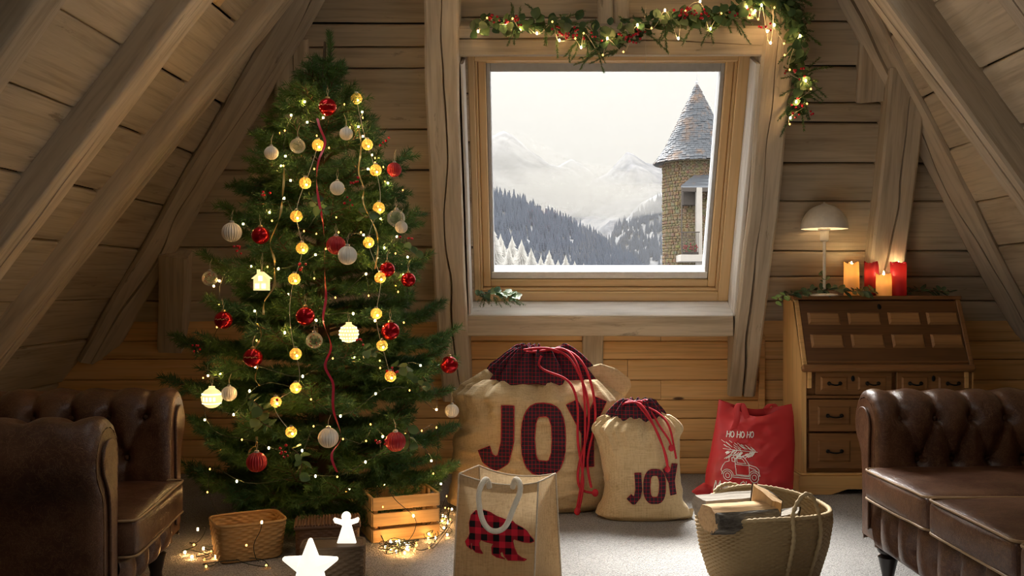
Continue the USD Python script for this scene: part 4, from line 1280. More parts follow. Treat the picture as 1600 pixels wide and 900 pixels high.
def stroke(pts, w, cap=2):
    return LineString(pts).buffer(w / 2, cap_style=cap, join_style=1)


def pix(pts, Y):
    q = np.array([at(x, y, Y) for x, y in pts])
    return q[:, [0, 2]]


# ---- big sack
BX, BY = 0.0, 4.97
zs = [0, .03, .10, .25, .42, .55, .63, .655]
big = Sack(BX, BY, zs, [.385, .425, .425, .405, .395, .385, .345, .30], [.20, .235, .24, .23, .215, .19, .15, .115], [-.03, -.03, -.025, -.01, .0, 0, -.005, -.005], 5)
BS = thing('gift_sack', 'large burlap sack with tartan letters JOY and gathered tartan top', 'sack', loc=(BX, BY, 0))
put('body', capped(big.P), BURLAP, BS, smooth=70)
n, m_ = 34, 200
th = np.linspace(0, 2 * np.pi, m_, endpoint=False)
zt = np.linspace(0, 1, n)
zz = np.interp(zt, [0, .3, .6, .8, .9, 1.0], [.60, .66, .735, .79, .815, .78])
AA = np.interp(zt, [0, .3, .6, .8, .9, 1.0], [.335, .315, .245, .16, .115, .06])
BBr = np.interp(zt, [0, .3, .6, .8, .9, 1.0], [.145, .13, .10, .07, .055, .03])
pl_ = np.interp(zt, [0, .4, .8, 1], [.004, .010, .016, .012])[:, None] * (np.sin(th * 19 + 1.2 * np.sin(th * 3))[None] + .5 * np.sin(th * 31 + 2)[None])
cup = np.stack([BX + .015 + (AA[:, None] + pl_) * np.cos(th), BY - .015 + (BBr[:, None] + pl_ * .8) * np.sin(th), zz[:, None] + .03 * (1 - zt[:, None]) * np.cos(2 * th) * -1 + pl_ * .7 + .012 * np.sin(th * 3 + 1)], -1)
cup[..., 2] += (meshkit.fbm(cup * 9, 3, 8) - .5) * .035 * (1 - zt[:, None] * .5)
put('tartan_top', capped(cup, flip=False), PLAID, BS, smooth=60)


def flap(pts, Y, depth, seed, mat, parent, thick=.035, name='corner_flap'):
    """A puffed cloth corner with the outline pts (pixels at distance Y)."""
    poly = Polygon(pix(pts, Y)).buffer(.008).simplify(.003)
    m = refine(extrude(poly, .002), .02)
    v = np.array(m.vertices)
    from shapely import points, distance
    d = distance(points(v[:, 0], v[:, 1]), poly.exterior)
    pf = np.sqrt(np.clip(d, 0, .05) / .05) * thick
    nz = (meshkit.fbm(np.c_[v[:, :2] * 22, np.full(len(v), seed)], 3, seed) - .5) * .03
    y = np.where(v[:, 2] > .001, -pf, pf) + nz + depth
    put(name, trimesh.Trimesh(np.stack([v[:, 0], Y + y, v[:, 1]], -1), m.faces[:, ::-1], process=False), mat, parent, smooth=70)


flap([(722, 602), (745, 588), (760, 578), (772, 590), (790, 603), (775, 618), (748, 625), (732, 632), (726, 615)], 4.92, 0, 3, BURLAP, BS)
flap([(905, 580), (938, 570), (962, 578), (982, 593), (984, 603), (976, 616), (968, 640), (955, 665), (930, 650)], 4.93, 0, 4, BURLAP, BS, .02)
# letters, sewn on
YF = 4.76
J = stroke(pix([(793.5, 634), (793, 690), (787, 716), (775, 724), (762, 716), (756, 701)], YF), .062)
O = Polygon(pix([(838 + 24 * math.copysign(abs(math.cos(a)) ** .62, math.cos(a)) + 11, 685 + 45 * math.copysign(abs(math.sin(a)) ** .8, math.sin(a))) for a in np.linspace(0, 2 * np.pi, 60, endpoint=False)], YF))
O = LineString(list(O.exterior.coords)).buffer(.033)
Yl = unary_union([stroke(pix([(893, 628), (918, 675)], YF), .06), stroke(pix([(939, 624), (918, 675)], YF), .06), stroke(pix([(918, 668), (918, 727)], YF), .06)])
for p in (J, O, Yl):
    lt = put('letter', big.patch(p), PLAID, BS)
    for ring in ([p.exterior] + list(p.interiors)):
        c = np.array(ring.simplify(.002).coords)[:-1]
        c = np.array(LineString(np.vstack([c, c[:1]])).segmentize(.02).coords)[:-1]
        put('letter_edging', tube(np.c_[c[:, 0], big.front(c) - .005, c[:, 1]], .0028, 5, closed=True), RED_EDGE, lt)


def cord(parent, pts, r=.0065, n=70, mat=None, name='cord'):
    c_ = spline(pts, n)
    if parent == SS_:
        c_[:, 1] -= .014
    return put(name, tube(c_, r, 7), mat or CORD_RED, parent, smooth=True)


SS_ = '/World/gift_sack_001'
A3 = lambda L: [at(*q) for q in L]
cord(BS, A3([(818, 547, 4.86), (850, 544, 4.86), (880, 552, 4.85), (900, 575, 4.78), (916, 615, 4.745), (915, 690, 4.715), (903, 740, 4.70), (909, 765, 4.70), (930, 770, 4.69)]))
cord(BS, A3([(846, 556, 4.85), (842, 566, 4.84), (862, 583, 4.77), (888, 596, 4.74), (901, 625, 4.735), (903, 690, 4.715), (911, 750, 4.69), (903, 802, 4.69)]))
cord(BS, A3([(836, 551, 4.87), (870, 545, 4.87), (896, 553, 4.83), (917, 580, 4.77), (928, 620, 4.745), (929, 665, 4.725), (918, 720, 4.71), (924, 762, 4.69)]))
cord(BS, A3([(822, 550, 4.88), (850, 548, 4.87), (878, 545, 4.86), (903, 572, 4.78), (914, 640, 4.73), (912, 720, 4.70), (906, 770, 4.69), (901, 797, 4.685)]), .006)
th = np.linspace(0, 2 * np.pi, 40, endpoint=False)
put('drawstring', tube(np.stack([BX + .03 + .105 * np.cos(th), BY - .03 + .055 * np.sin(th), .80 + .012 * np.sin(3 * th)], -1), .0065, 7, closed=True), CORD_RED, BS, smooth=True)
for (x, y) in ((930, 770), (902, 799)):
    put('cord_knot', warp(trimesh.creation.icosphere(2, .016), lambda v: v * [1, .8, 1.2] + at(x, y, 4.685)), CORD_RED, BS, smooth=True)

# ---- small sack
SX, SY = at(1003, 450, 4.68)[0], 4.70
zs = [0, .02, .08, .2, .34, .43, .475, .50]
sm = Sack(SX, SY, zs, [.185, .235, .195, .180, .188, .195, .175, .14], [.095, .115, .115, .11, .105, .095, .075, .05], [.005, .012, .005, 0, -.015, -.03, -.025, -.02], 9, fold=.014)
SS = thing('gift_sack', 'small burlap sack with tartan letters JOY in front of the large one', 'sack', loc=(SX, SY, 0))
put('body', capped(sm.P), BURLAP, SS, smooth=70)
n, m_ = 26, 140
th = np.linspace(0, 2 * np.pi, m_, endpoint=False)
zt = np.linspace(0, 1, n)
zz = np.interp(zt, [0, .4, .75, .9, 1], [.455, .52, .565, .575, .55])
AA = np.interp(zt, [0, .4, .75, .9, 1], [.165, .14, .085, .06, .03])
BBr = np.interp(zt, [0, .4, .75, .9, 1], [.075, .062, .045, .035, .02])
pl_ = np.interp(zt, [0, .4, .8, 1], [.002, .006, .010, .008])[:, None] * (np.sin(th * 15 + np.sin(th * 3))[None] + .4 * np.sin(th * 27 + 2)[None])
cup = np.stack([SX - .025 + (AA[:, None] + pl_) * np.cos(th), SY - .01 + (BBr[:, None] + pl_ * .8) * np.sin(th), zz[:, None] - .02 * (1 - zt[:, None]) * np.cos(2 * th) + pl_ * .7], -1)
cup[..., 2] += (meshkit.fbm(cup * 14, 3, 8) - .5) * .03
put('tartan_top', capped(cup), PLAID, SS, smooth=60)
flap([(1018, 652), (1030, 644), (1044, 652), (1052, 666), (1050, 682), (1040, 686), (1028, 674)], 4.66, 0, 5, BURLAP, SS, .022)
flap([(934, 655), (944, 650), (952, 662), (958, 676), (946, 684), (936, 676)], 4.66, 0, 6, BURLAP, SS, .022)
flap([(1050, 806), (1064, 800), (1082, 797), (1080, 806), (1060, 812)], 4.66, 0, 7, BURLAP, SS, .012)
YF = 4.585
J = stroke(pix([(996.5, 739), (998, 766), (996, 776), (990, 783), (983, 776)], YF), .030)
O = Polygon(pix([(1023 + 12.5 * math.copysign(abs(math.cos(a)) ** .65, math.cos(a)), 760 + 22 * math.copysign(abs(math.sin(a)) ** .8, math.sin(a))) for a in np.linspace(0, 2 * np.pi, 50, endpoint=False)], YF))
O = LineString(list(O.exterior.coords)).buffer(.0155)
Yl = unary_union([stroke(pix([(1040, 732), (1050, 754)], YF), .029), stroke(pix([(1056, 727), (1050, 754)], YF), .029), stroke(pix([(1050, 750), (1053, 774)], YF), .029)])
for p in (J, O, Yl):
    lt = put('letter', sm.patch(p, size=.012), PLAID, SS)
    for ring in ([p.exterior] + list(p.interiors)):
        c = np.array(LineString(ring.simplify(.001).coords).segmentize(.012).coords)[:-1]
        put('letter_edging', tube(np.c_[c[:, 0], sm.front(c) - .004, c[:, 1]], .0018, 5, closed=True), RED_EDGE, lt)
cord(SS, A3([(972, 632, 4.66), (985, 626, 4.66), (1003, 640, 4.63), (1023, 668, 4.59), (1036, 700, 4.575), (1042, 728, 4.57)]), .005)
cord(SS, A3([(976, 630, 4.65), (992, 628, 4.65), (1014, 650, 4.61), (1030, 685, 4.575), (1041, 715, 4.57), (1043, 732, 4.57)]), .005)
cord(SS, A3([(1000, 632, 4.66), (1020, 640, 4.64), (1042, 660, 4.60), (1051, 690, 4.585), (1056, 716, 4.57)]), .005)
cord(SS, A3([(995, 628, 4.67), (1014, 640, 4.65), (1030, 665, 4.61), (1046, 690, 4.58), (1050, 702, 4.57)]), .005)
for (x, y) in ((1043, 733), (1049, 700)):
    put('cord_knot', warp(trimesh.creation.icosphere(2, .014), lambda v: v * [1, .8, 1.2] + at(x, y, 4.565)), CORD_RED, SS, smooth=True)
th = np.linspace(0, 2 * np.pi, 30, endpoint=False)
put('drawstring', tube(np.stack([SX - .025 + .055 * np.cos(th), SY - .02 + .035 * np.sin(th), .565 + .008 * np.sin(3 * th)], -1), .005, 7, closed=True), CORD_RED, SS, smooth=True)

# ---- jute bag with the bear
YB = 3.62
pL, pR, pG = at(717, 900, YB - .02), at(838, 900, YB - .10), at(868, 900, YB + .06)
bl = np.array([at(709, 900, YB)[0], YB - .02]); br = np.array([at(834, 900, YB - .09)[0], YB - .09]); bg = np.array([at(877, 900, YB + .05)[0], YB + .06])
tl, tr, tg = np.array([at(717, 740, YB)[0], YB + .01]), np.array([at(841, 755, YB - .06)[0], YB - .06]), np.array([at(868, 744, YB + .07)[0], YB + .08])
bb = bl + (bg - br); tb = tl + (tg - tr)
HB, HL, HR = .425, .418, .40
JB = thing('tote_bag', 'jute tote bag with a red checked bear on its front', 'bag', loc=((bl[0] + br[0]) / 2, YB + .05, 0))


def quadsheet(b0, b1, t0, t1, h0, h1, bulge, seed, n=36, m=36, sag=0.0, pinch=0.0):
    u, v = np.meshgrid(np.linspace(0, 1, n), np.linspace(0, 1, m), indexing='ij')
    q = ((b0 * (1 - u[..., None]) + b1 * u[..., None]) * (1 - v[..., None]) + (t0 * (1 - u[..., None]) + t1 * u[..., None]) * v[..., None])
    d = b1 - b0
    nrm = np.array([d[1], -d[0]]) / np.linalg.norm(d)
    w = 16 * u * (1 - u) * v * (1 - v)
    off = bulge * w + (meshkit.fbm(np.stack([u * 3, v * 3, u * 0 + seed], -1), 3, seed) - .5) * .012 * np.clip(w, .15, 1) - pinch * (4 * u * (1 - u)) * v ** 4
    z = (h0 * (1 - u) + h1 * u) * v - sag * 4 * u * (1 - u) * v ** 3
    return np.stack([q[..., 0] + nrm[0] * off, q[..., 1] + nrm[1] * off, z], -1)


front = quadsheet(bl, br, tl, tr, HL, HR, .018, 3, sag=.03, pinch=.03)
put('front_panel', grid(front), JUTE, JB, smooth=70)
side_ = quadsheet(br, bg, tr, tg, HR, HR + .005, -.022, 5, n=20)
put('side_panel', grid(side_), JUTE, JB, smooth=70)
back_ = quadsheet(bg, bb, tg, tb, HR + .005, HL + .005, .01, 6, sag=.02, pinch=.02)
put('back_panel', grid(back_), JUTE, JB, smooth=70)
lside = quadsheet(bb, bl, tb, tl, HL + .005, HL, -.03, 7, n=20)
put('side_panel', grid(lside), JUTE, JB, smooth=70)
put('bag_bottom', trimesh.Trimesh([[*bl, .004], [*br, .004], [*bg, .004], [*bb, .004]], [[0, 1, 2], [0, 2, 3]]), JUTE, JB)
for S_ in (front, side_, back_, lside):
    put('hem', tube(S_[:, -1], .0032, 6), JUTE_EDGE, JB, smooth=True)
put('edge_piping', tube(front[0], .0038, 6), JUTE_EDGE, JB, smooth=True)
put('edge_piping', tube(front[-1], .0038, 6), JUTE_EDGE, JB, smooth=True)
put('edge_piping', tube(side_[-1], .0038, 6), JUTE_EDGE, JB, smooth=True)
put('edge_piping', tube(back_[-1], .0038, 6), JUTE_EDGE, JB, smooth=True)
band = front[:, -4:].copy(); band[..., 1] -= .0025
put('top_band', grid(band), JUTE, JB, smooth=60)
# bear, traced from the photograph's outline and sewn to the front
bear = [(735, 853), (732, 841), (733, 822), (736, 810), (742, 803), (752, 801), (764, 804), (776, 810), (790, 813), (799, 818), (803, 817), (807, 821), (817, 825), (823, 830), (827, 834), (833, 840), (834, 845), (829, 847), (818, 846), (806, 842), (801, 842), (801, 850), (805, 862), (812, 871), (822, 873), (819, 874), (794, 875), (789, 868), (785, 862), (781, 864), (783, 871), (787, 873), (774, 871), (769, 866), (768, 856), (771, 851), (758, 848), (751, 847), (747, 852), (749, 861), (753, 866), (743, 865), (737, 860), (738, 853), (733, 855), (734, 863), (727, 859), (726, 852), (730, 844)]
bp = [(735, 810), (742, 803), (752, 801), (764, 804), (776, 810), (790, 814), (797, 819), (801, 816), (805, 820), (816, 825), (823, 830), (827, 836), (833, 842), (834, 845), (829, 847), (816, 846), (803, 842), (801, 845), (803, 855), (808, 866), (815, 871), (822, 873), (819, 875), (794, 875), (789, 870), (785, 862), (781, 864), (782, 870), (788, 873), (776, 871), (769, 867), (768, 857), (771, 851), (760, 849), (750, 846), (747, 852), (749, 861), (753, 867), (743, 866), (737, 861), (737, 852), (734, 853), (735, 862), (728, 857), (726, 851), (731, 844), (733, 838), (732, 822)]
fi = front.reshape(-1, 3)
fY = LinearNDInterpolator(fi[:, [0, 2]], fi[:, 1]); fYn = NearestNDInterpolator(fi[:, [0, 2]], fi[:, 1])


def on_front(xz, lift):
    y = fY(xz)
    return np.where(np.isnan(y), fYn(xz), y) - lift


bq = np.array([(at(x, y, YB - .075)[0], at(x, y, YB - .075)[2]) for x, y in bp])
bpoly = Polygon(bq).buffer(0).buffer(.001)
m = refine(extrude(bpoly, .003), .012)
v = np.array(m.vertices)
bear_ = put('bear_patch', trimesh.Trimesh(np.stack([v[:, 0], on_front(v[:, :2], .002 + v[:, 2]), v[:, 1]], -1), m.faces[:, ::-1], process=False), CHECK, JB, label='red and black checked bear patch')
c = np.array(LineString(bpoly.exterior.coords).segmentize(.008).coords)[:-1]
put('patch_edging', tube(np.c_[c[:, 0], on_front(c, .0045), c[:, 1]], .0016, 5, closed=True), RED_EDGE, bear_)


def rope_handle(pts, r=.0105):
    return put('handle', tube(spline(pts, 60), r, 10), ROPE, JB, smooth=True, label='cream rope handle')


yh = YB - .09
rope_handle([at(765, 762, yh + .05), at(760, 749, yh + .03), at(753, 756, yh - .004), at(748, 772, yh - .012), at(749, 790, yh - .016), at(755, 815, yh - .02), at(768, 829, yh - .022), at(783, 828, yh - .022), at(797, 808, yh - .02), at(806, 785, yh - .016), at(813, 764, yh - .012), at(811, 753, yh + .002), at(806, 749, yh + .03), at(801, 762, yh + .06)])
yk = YB + .1
rope_handle([at(752, 775, yk), at(760, 758, yk), at(775, 760, yk - .01), at(790, 775, yk - .02), at(806, 770, yk - .02), at(815, 776, yk)], .009)

# ---- red bag leaning against the desk
RED_PVC = M('red_oilcloth', {'tc': ('texture_coordinate', {}), 'n': ('noise_texture', {'scale': 9.0, 'detail': 5.0}), 'b': ('bump', {'strength': .25, 'distance': .01}), 'p': ('principled_bsdf', {'base_color': (.56, .036, .042), 'roughness': .33, 'specular_ior_level': .45})},
            [('tc.object', 'n.vector'), ('n.fac', 'b.height'), ('b.normal', 'p.normal')], 'p.BSDF')
PRINT = plain('white_print', (.80, .77, .74), .6)
RB = thing('shopping_bag', 'red bag printed with a white car carrying a tree, leaning against the writing desk', 'bag', loc=(1.18, 5.2, 0))
yb0, yt0 = 5.06, 5.26     # the bag leans back
lY = lambda py: yb0 + (yt0 - yb0) * np.clip((775 - py) / 150.0, 0, 1)
outl = {0: ((1101, 778), (1239, 764)), .12: ((1101, 758), (1240, 748)), .3: ((1103, 735), (1241, 722)), .5: ((1110, 705), (1242, 695)), .7: ((1116, 672), (1241, 668)), .85: ((1120, 648), (1240, 650)), 1.0: ((1123, 624), (1237, 631))}
vs = sorted(outl)
n, m_ = 60, 60
sheets = []
for sgn in (-1, 1):
    P = np.zeros((n, m_, 3))
    for j, v_ in enumerate(np.linspace(0, 1, m_)):
        L_ = np.array([np.interp(v_, vs, [outl[q][0][k] for q in vs]) for k in (0, 1)])
        R_ = np.array([np.interp(v_, vs, [outl[q][1][k] for q in vs]) for k in (0, 1)])
        for i, u_ in enumerate(np.linspace(0, 1, n)):
            p = L_ * (1 - u_) + R_ * u_
            if v_ > .5:
                p[1] += 22 * math.sin(np.pi * u_) ** 1.2 * ((v_ - .5) / .5) ** 3 * (1.0 if sgn < 0 else .55)
            y0 = float(lY(p[1]))
            w = (4 * u_ * (1 - u_)) ** .6 * (np.interp(v_, [0, .08, .4, .8, 1], [.25, .8, 1, .55, .22]))
            d = sgn * (.075 * w)
            P[i, j] = at(p[0], p[1], y0 + d)
    nz = (1 - np.abs(2 * meshkit.fbm(P * np.array([5, 5, 7]), 3, 12) - 1) - .6) * .06 + (meshkit.fbm(P * 13, 3, 14) - .5) * .02
    uu = np.linspace(0, 1, n)[:, None]
    P[..., 1] += sgn * nz * (np.clip(4 * uu * (1 - uu), 0, 1))
    P[..., 2] = np.maximum(P[..., 2], .003)
    sheets.append(P)
put('front_panel', grid(sheets[0]), RED_PVC, RB, smooth=70)
put('back_panel', grid(sheets[1], flip=True), RED_PVC, RB, smooth=70)
for k in (0, -1):
    put('side_seam', grid(np.stack([sheets[0][k], (sheets[0][k] + sheets[1][k]) / 2, sheets[1][k]], 0), flip=(k == 0)), RED_PVC, RB, smooth=70)
flap([(1083, 768), (1100, 756), (1112, 762), (1106, 779), (1094, 774)], 5.04, 0, 9, RED_PVC, RB, .012, 'corner')
rp = sheets[0].reshape(-1, 3)
rpx = np.stack([CX + F * rp[:, 0] / rp[:, 1], CY - F * (rp[:, 2] - EYE) / rp[:, 1]], 1)
rI = LinearNDInterpolator(rp[:, [0, 2]], rp[:, 1]); rN = NearestNDInterpolator(rp[:, [0, 2]], rp[:, 1])


def red_y(xz):
    y = rI(xz)
    return np.where(np.isnan(y), rN(xz), y)


def printed(strokes, w, name):
    """White print: thin strips that lie on the front of the bag."""
    ps = [LineString(pix(s, 5.12)).buffer(w * 5.12 / F / 2) if len(s) > 1 else None for s in strokes]
    U = unary_union(ps)
    m = refine(extrude(U, .0006), .015)
    v = np.array(m.vertices)
    put(name, trimesh.Trimesh(np.stack([v[:, 0], red_y(v[:, :2]) - .005 - v[:, 2], v[:, 1]], -1), m.faces[:, ::-1], process=False), PRINT, RB)


def arcpts(cx, cy, rx, ry, a0=0, a1=360, n=20):
    return [(cx + rx * math.cos(math.radians(a)), cy + ry * math.sin(math.radians(a))) for a in np.linspace(a0, a1, n)]


car = [arcpts(1132, 738, 6, 6.5), arcpts(1132, 738, 3, 3.3), arcpts(1172.5, 741, 7, 7), arcpts(1172.5, 741, 3.5, 3.6),
       [(1125, 735), (1123, 730), (1126, 724), (1130, 719), (1136, 717), (1136, 712), (1140, 708), (1150, 709), (1158, 711), (1162, 717), (1165, 722), (1175, 725), (1180, 730), (1181, 738), (1179, 741)],
       [(1139, 740), (1150, 741), (1165, 742)], [(1139, 737.5), (1150, 738), (1164, 739.5)], arcpts(1132, 738, 8.5, 9, 190, 350, 12), arcpts(1172.5, 741, 9.5, 10, 190, 350, 12),
       [(1145, 713), (1144, 722), (1145, 736), (1165, 738)], [(1145, 721), (1155, 722), (1165, 723)], [(1140, 717), (1140, 712), (1144, 712), (1144, 718), (1140, 717)], [(1147, 712), (1155, 713), (1160, 720), (1147, 719), (1147, 712)], [(1165, 724), (1165, 738)], [(1166, 726), (1174, 729), (1176, 733)]]
printed(car, 1.1, 'car_print')
g = np.random.default_rng(4)
tr_ = []
for k in range(95):
    f = g.random()
    x = 1131 + 48 * f
    half = 12.5 * (1 - f) ** .75 + 1.2
    y = 700 + 3.5 * f + (g.random() * 2 - 1) * half
    s_ = 1 if y > 700 + 3.5 * f else -1
    L_ = 3.5 + 3 * g.random()
    tr_.append([(x, y), (x - L_ * .75, y + s_ * L_ * .55)])
tr_.append([(1129, 700), (1180, 704)])
printed(tr_, .9, 'tree_print')


def script(paths, x, y, s, slant=.2):
    return [[(x + s * (px_ + slant * py_), y - s * py_) for px_, py_ in p] for p in paths]


GL = {   # hand-lettered strokes, unit height
    'H': [[(0, 0), (.05, 1)], [(.5, 0), (.55, 1)], [(0, .5), (.55, .52)]], 'O': [arcpts(.3, .5, .28, .5, 0, 360, 14)], 'o': [arcpts(.2, .27, .18, .26, 0, 360, 12)],
    'M': [[(0, 0), (.12, 1), (.35, .25), (.6, 1), (.72, 0)]], 'e': [[(.05, .28), (.32, .3), (.3, .48), (.15, .52), (.04, .3), (.1, .05), (.33, .08)]], 'r': [[(.05, 0), (.08, .5)], [(.07, .32), (.2, .5), (.3, .46)]],
    'y': [[(.03, .5), (.08, .15), (.2, .06), (.3, .2), (.34, .5)], [(.34, .5), (.28, -.25), (.1, -.4), (.0, -.25)]], 'C': [[(.55, .85), (.4, 1), (.15, .85), (.03, .45), (.15, .08), (.4, .02), (.55, .2)]], 'h': [[(.03, 0), (.08, 1)], [(.06, .35), (.2, .5), (.3, .4), (.3, 0)]],
    'i': [[(.05, 0), (.08, .5)], [(.1, .68), (.1, .72)]], 's': [[(.3, .45), (.15, .52), (.06, .4), (.25, .2), (.2, .03), (.02, .06)]], 't': [[(.12, .85), (.1, .1), (.22, .02)], [(0, .55), (.28, .57)]], 'm': [[(.03, 0), (.06, .5)], [(.05, .35), (.16, .5), (.24, .4), (.24, 0)], [(.24, .35), (.36, .5), (.45, .4), (.45, 0)]], 'a': [arcpts(.18, .26, .16, .24, 0, 360, 12), [(.34, .5), (.36, .04), (.42, 0)]]}
AD = {'H': .68, 'O': .72, 'o': .46, 'M': .86, 'e': .40, 'r': .34, 'y': .42, 'C': .62, 'h': .40, 'i': .17, 's': .36, 't': .3, 'm': .54, 'a': .46, ' ': .4}


def lettered(t, x, y, s):
    out = []
    for ch in t:
        if ch != ' ':
            out += script(GL[ch], x, y, s)
        x += AD[ch] * s
    return out


printed(lettered('HO HO HO', 1136, 683, 8.3), 1.5, 'lettering')
printed(lettered('Merry Christmas', 1110, 760, 13.5), 1.5, 'lettering')
strap = lambda pts, r: put('handle', (lambda c: grid(np.stack([c + [-.017, 0, 0], c + [-.008, -.003, 0], c + [.008, -.003, 0], c + [.017, 0, 0], c + [.008, .004, 0], c + [-.008, .004, 0]], 1), cv=True))(spline(pts, 40)), RED_PVC, RB, smooth=50)
strap([at(1147, 668, 5.14), at(1152, 652, 5.165), at(1152, 636, 5.20), at(1157, 630, 5.215), at(1163, 640, 5.20), at(1168, 656, 5.175), at(1173, 668, 5.145)], 0)
strap([at(1182, 680, 5.30), at(1190, 655, 5.30), at(1199, 636, 5.31), at(1207, 631, 5.32), at(1213, 640, 5.31), at(1216, 660, 5.31)], 0)

# ------------------------------------------------------------------ baskets, boxes, crate
WICKER = plain('seagrass', (.33, .225, .105), .75, bump=.3, bscale=120)
WICKER_L = plain('pale_seagrass', (.44, .32, .165), .75, bump=.3, bscale=120)
WICKER_B = plain('bamboo_strip', (.40, .24, .09), .6, bump=.25, bscale=90)


def woven(rad, z_of, H, n_th, rows, amp, thick=.006, zmin=.0):
    """A woven wall: rad(th, f) -> (x, y) for height fraction f; strands pass alternately in and out."""
    n, m = n_th * 4, rows * 4
    th = np.linspace(0, 2 * np.pi, n, endpoint=False)
    f = np.linspace(0, 1, m)
    T, Fv = np.meshgrid(th, f, indexing='ij')
    xy = rad(T, Fv)
    z = z_of(T, Fv)
    k = np.floor(Fv * rows).astype(int) % 2
    bul = np.abs(np.sin(Fv * rows * np.pi)) ** .7
    d = amp * bul * np.where(k == 0, 1, -1) * np.sin(T * n_th / 2 * 1.0) + amp * .8 * bul
    c = xy.mean((0, 1))
    r = xy - c
    r /= np.linalg.norm(r, axis=-1, keepdims=True)
    return np.concatenate([xy + r * d[..., None], z[..., None]], -1)


# log basket
LBX, LBY = at(1193, 450, 3.70)[0], 3.70
LB = thing('log_basket', 'oval woven seagrass basket with two handles, filled with split logs', 'basket', loc=(LBX, LBY, 0))


def lb_rad(T, Fv):
    a = np.interp(Fv, [0, .1, .5, .85, 1], [.195, .215, .248, .262, .258])
    b = np.interp(Fv, [0, .1, .5, .85, 1], [.150, .168, .20, .222, .222])
    x_, y_ = a * np.cos(T), b * np.sin(T)
    return np.stack([LBX + x_ * .985 - y_ * .17, LBY + x_ * .17 + y_ * .985], -1)


lb_z = lambda T, Fv: Fv * (.285 + .016 * np.sin(T) - .012 * np.cos(2 * T) - .030 * np.exp(-((np.mod(T, 6.2832) - 3.45) / .55) ** 2) - .016 * np.exp(-((np.mod(T, 6.2832) - 2.3) / .5) ** 2))
P = woven(lb_rad, lb_z, .3, 84, 34, .0028)
put('wall', grid(P, cu=True), WICKER, LB, smooth=60)
Pin = P.copy()
cc = np.array([LBX, LBY])
Pin[..., :2] = cc + (P[..., :2] - cc) * .955
put('inner_wall', grid(Pin, cu=True, flip=True), WICKER, LB, smooth=60)
put('basket_bottom', warp(lathe([(.19, .004), (.19, .012)], 40, 1, .78), lambda v: v + [LBX, LBY, 0]), WICKER, LB)
th = np.linspace(0, 2 * np.pi, 160, endpoint=False)
xy = lb_rad(th, np.ones_like(th)); zz = lb_z(th, np.ones_like(th))
rim = np.c_[cc + (xy - cc) * .978, zz]
put('rim', tube(rim, .0085 + .0022 * np.sin(th * 70), 8, closed=True), WICKER_L, LB, smooth=True)


def bhandle(t0, t1, hgt, leanx, nm='handle'):
    pts = []
    for t, f in ((t0, .05), (t0, .45), (t0, .85)):
        q = lb_rad(np.array(t), np.array(f)); pts.append((*(cc + (q - cc) * 1.03), float(lb_z(np.array(t), np.array(f)))))
    a, b = lb_rad(np.array(t0), np.array(1.0)), lb_rad(np.array(t1), np.array(1.0))
    za = float(lb_z(np.array(t0), np.array(1.0)))
    for k in np.linspace(0, 1, 7):
        q = a * (1 - k) + b * k
        pts.append((q[0], q[1] + leanx * math.sin(np.pi * k), za + .01 + hgt * math.sin(np.pi * k) ** .7))
    for t, f in ((t1, .85), (t1, .45), (t1, .05)):
        q = lb_rad(np.array(t), np.array(f)); pts.append((*(cc + (q - cc) * 1.03), float(lb_z(np.array(t), np.array(f)))))
    c = spline(pts, 160)
    k = np.arange(160)
    put(nm, tube(c, .0078 + .0015 * np.sin(k * 1.3), 8), WICKER_L, LB, smooth=True)


bhandle(math.radians(274), math.radians(301), .078, -.01)
bhandle(math.radians(118), math.radians(90), .018, .02)
BARK = M('log_bark', {'tc': ('texture_coordinate', {}), 'mp': ('mapping', {'scale': (3, 14, 14)}), 'n': ('noise_texture', {'scale': 3.0, 'detail': 7.0, 'roughness': .7}), 'r': ('rgb_ramp', {'ramp': [(.35, (.05, .042, .035)), (.55, (.17, .15, .125)), (.75, (.34, .31, .27))]}), 'b': ('bump', {'strength': .9, 'distance': .012}), 'p': ('principled_bsdf', {'roughness': .9, 'specular_ior_level': .1})},
         [('tc.object', 'mp.vector'), ('mp.vector', 'n.vector'), ('n.fac', 'r.fac'), ('r.color', 'p.base_color'), ('n.fac', 'b.height'), ('b.normal', 'p.normal')], 'p.BSDF')
W_LOG = wood('split_log_wood', [(.25, (.42, .25, .12)), (.5, (.58, .39, .21)), (.8, (.38, .21, .10))], (1.5, 20, 20), .5, .8, .15, 60)
W_GREYLOG = wood('weathered_log_wood', [(.25, (.20, .17, .14)), (.5, (.33, .29, .24)), (.8, (.18, .15, .12))], (1.5, 20, 20), .5, .85, .15, 60)


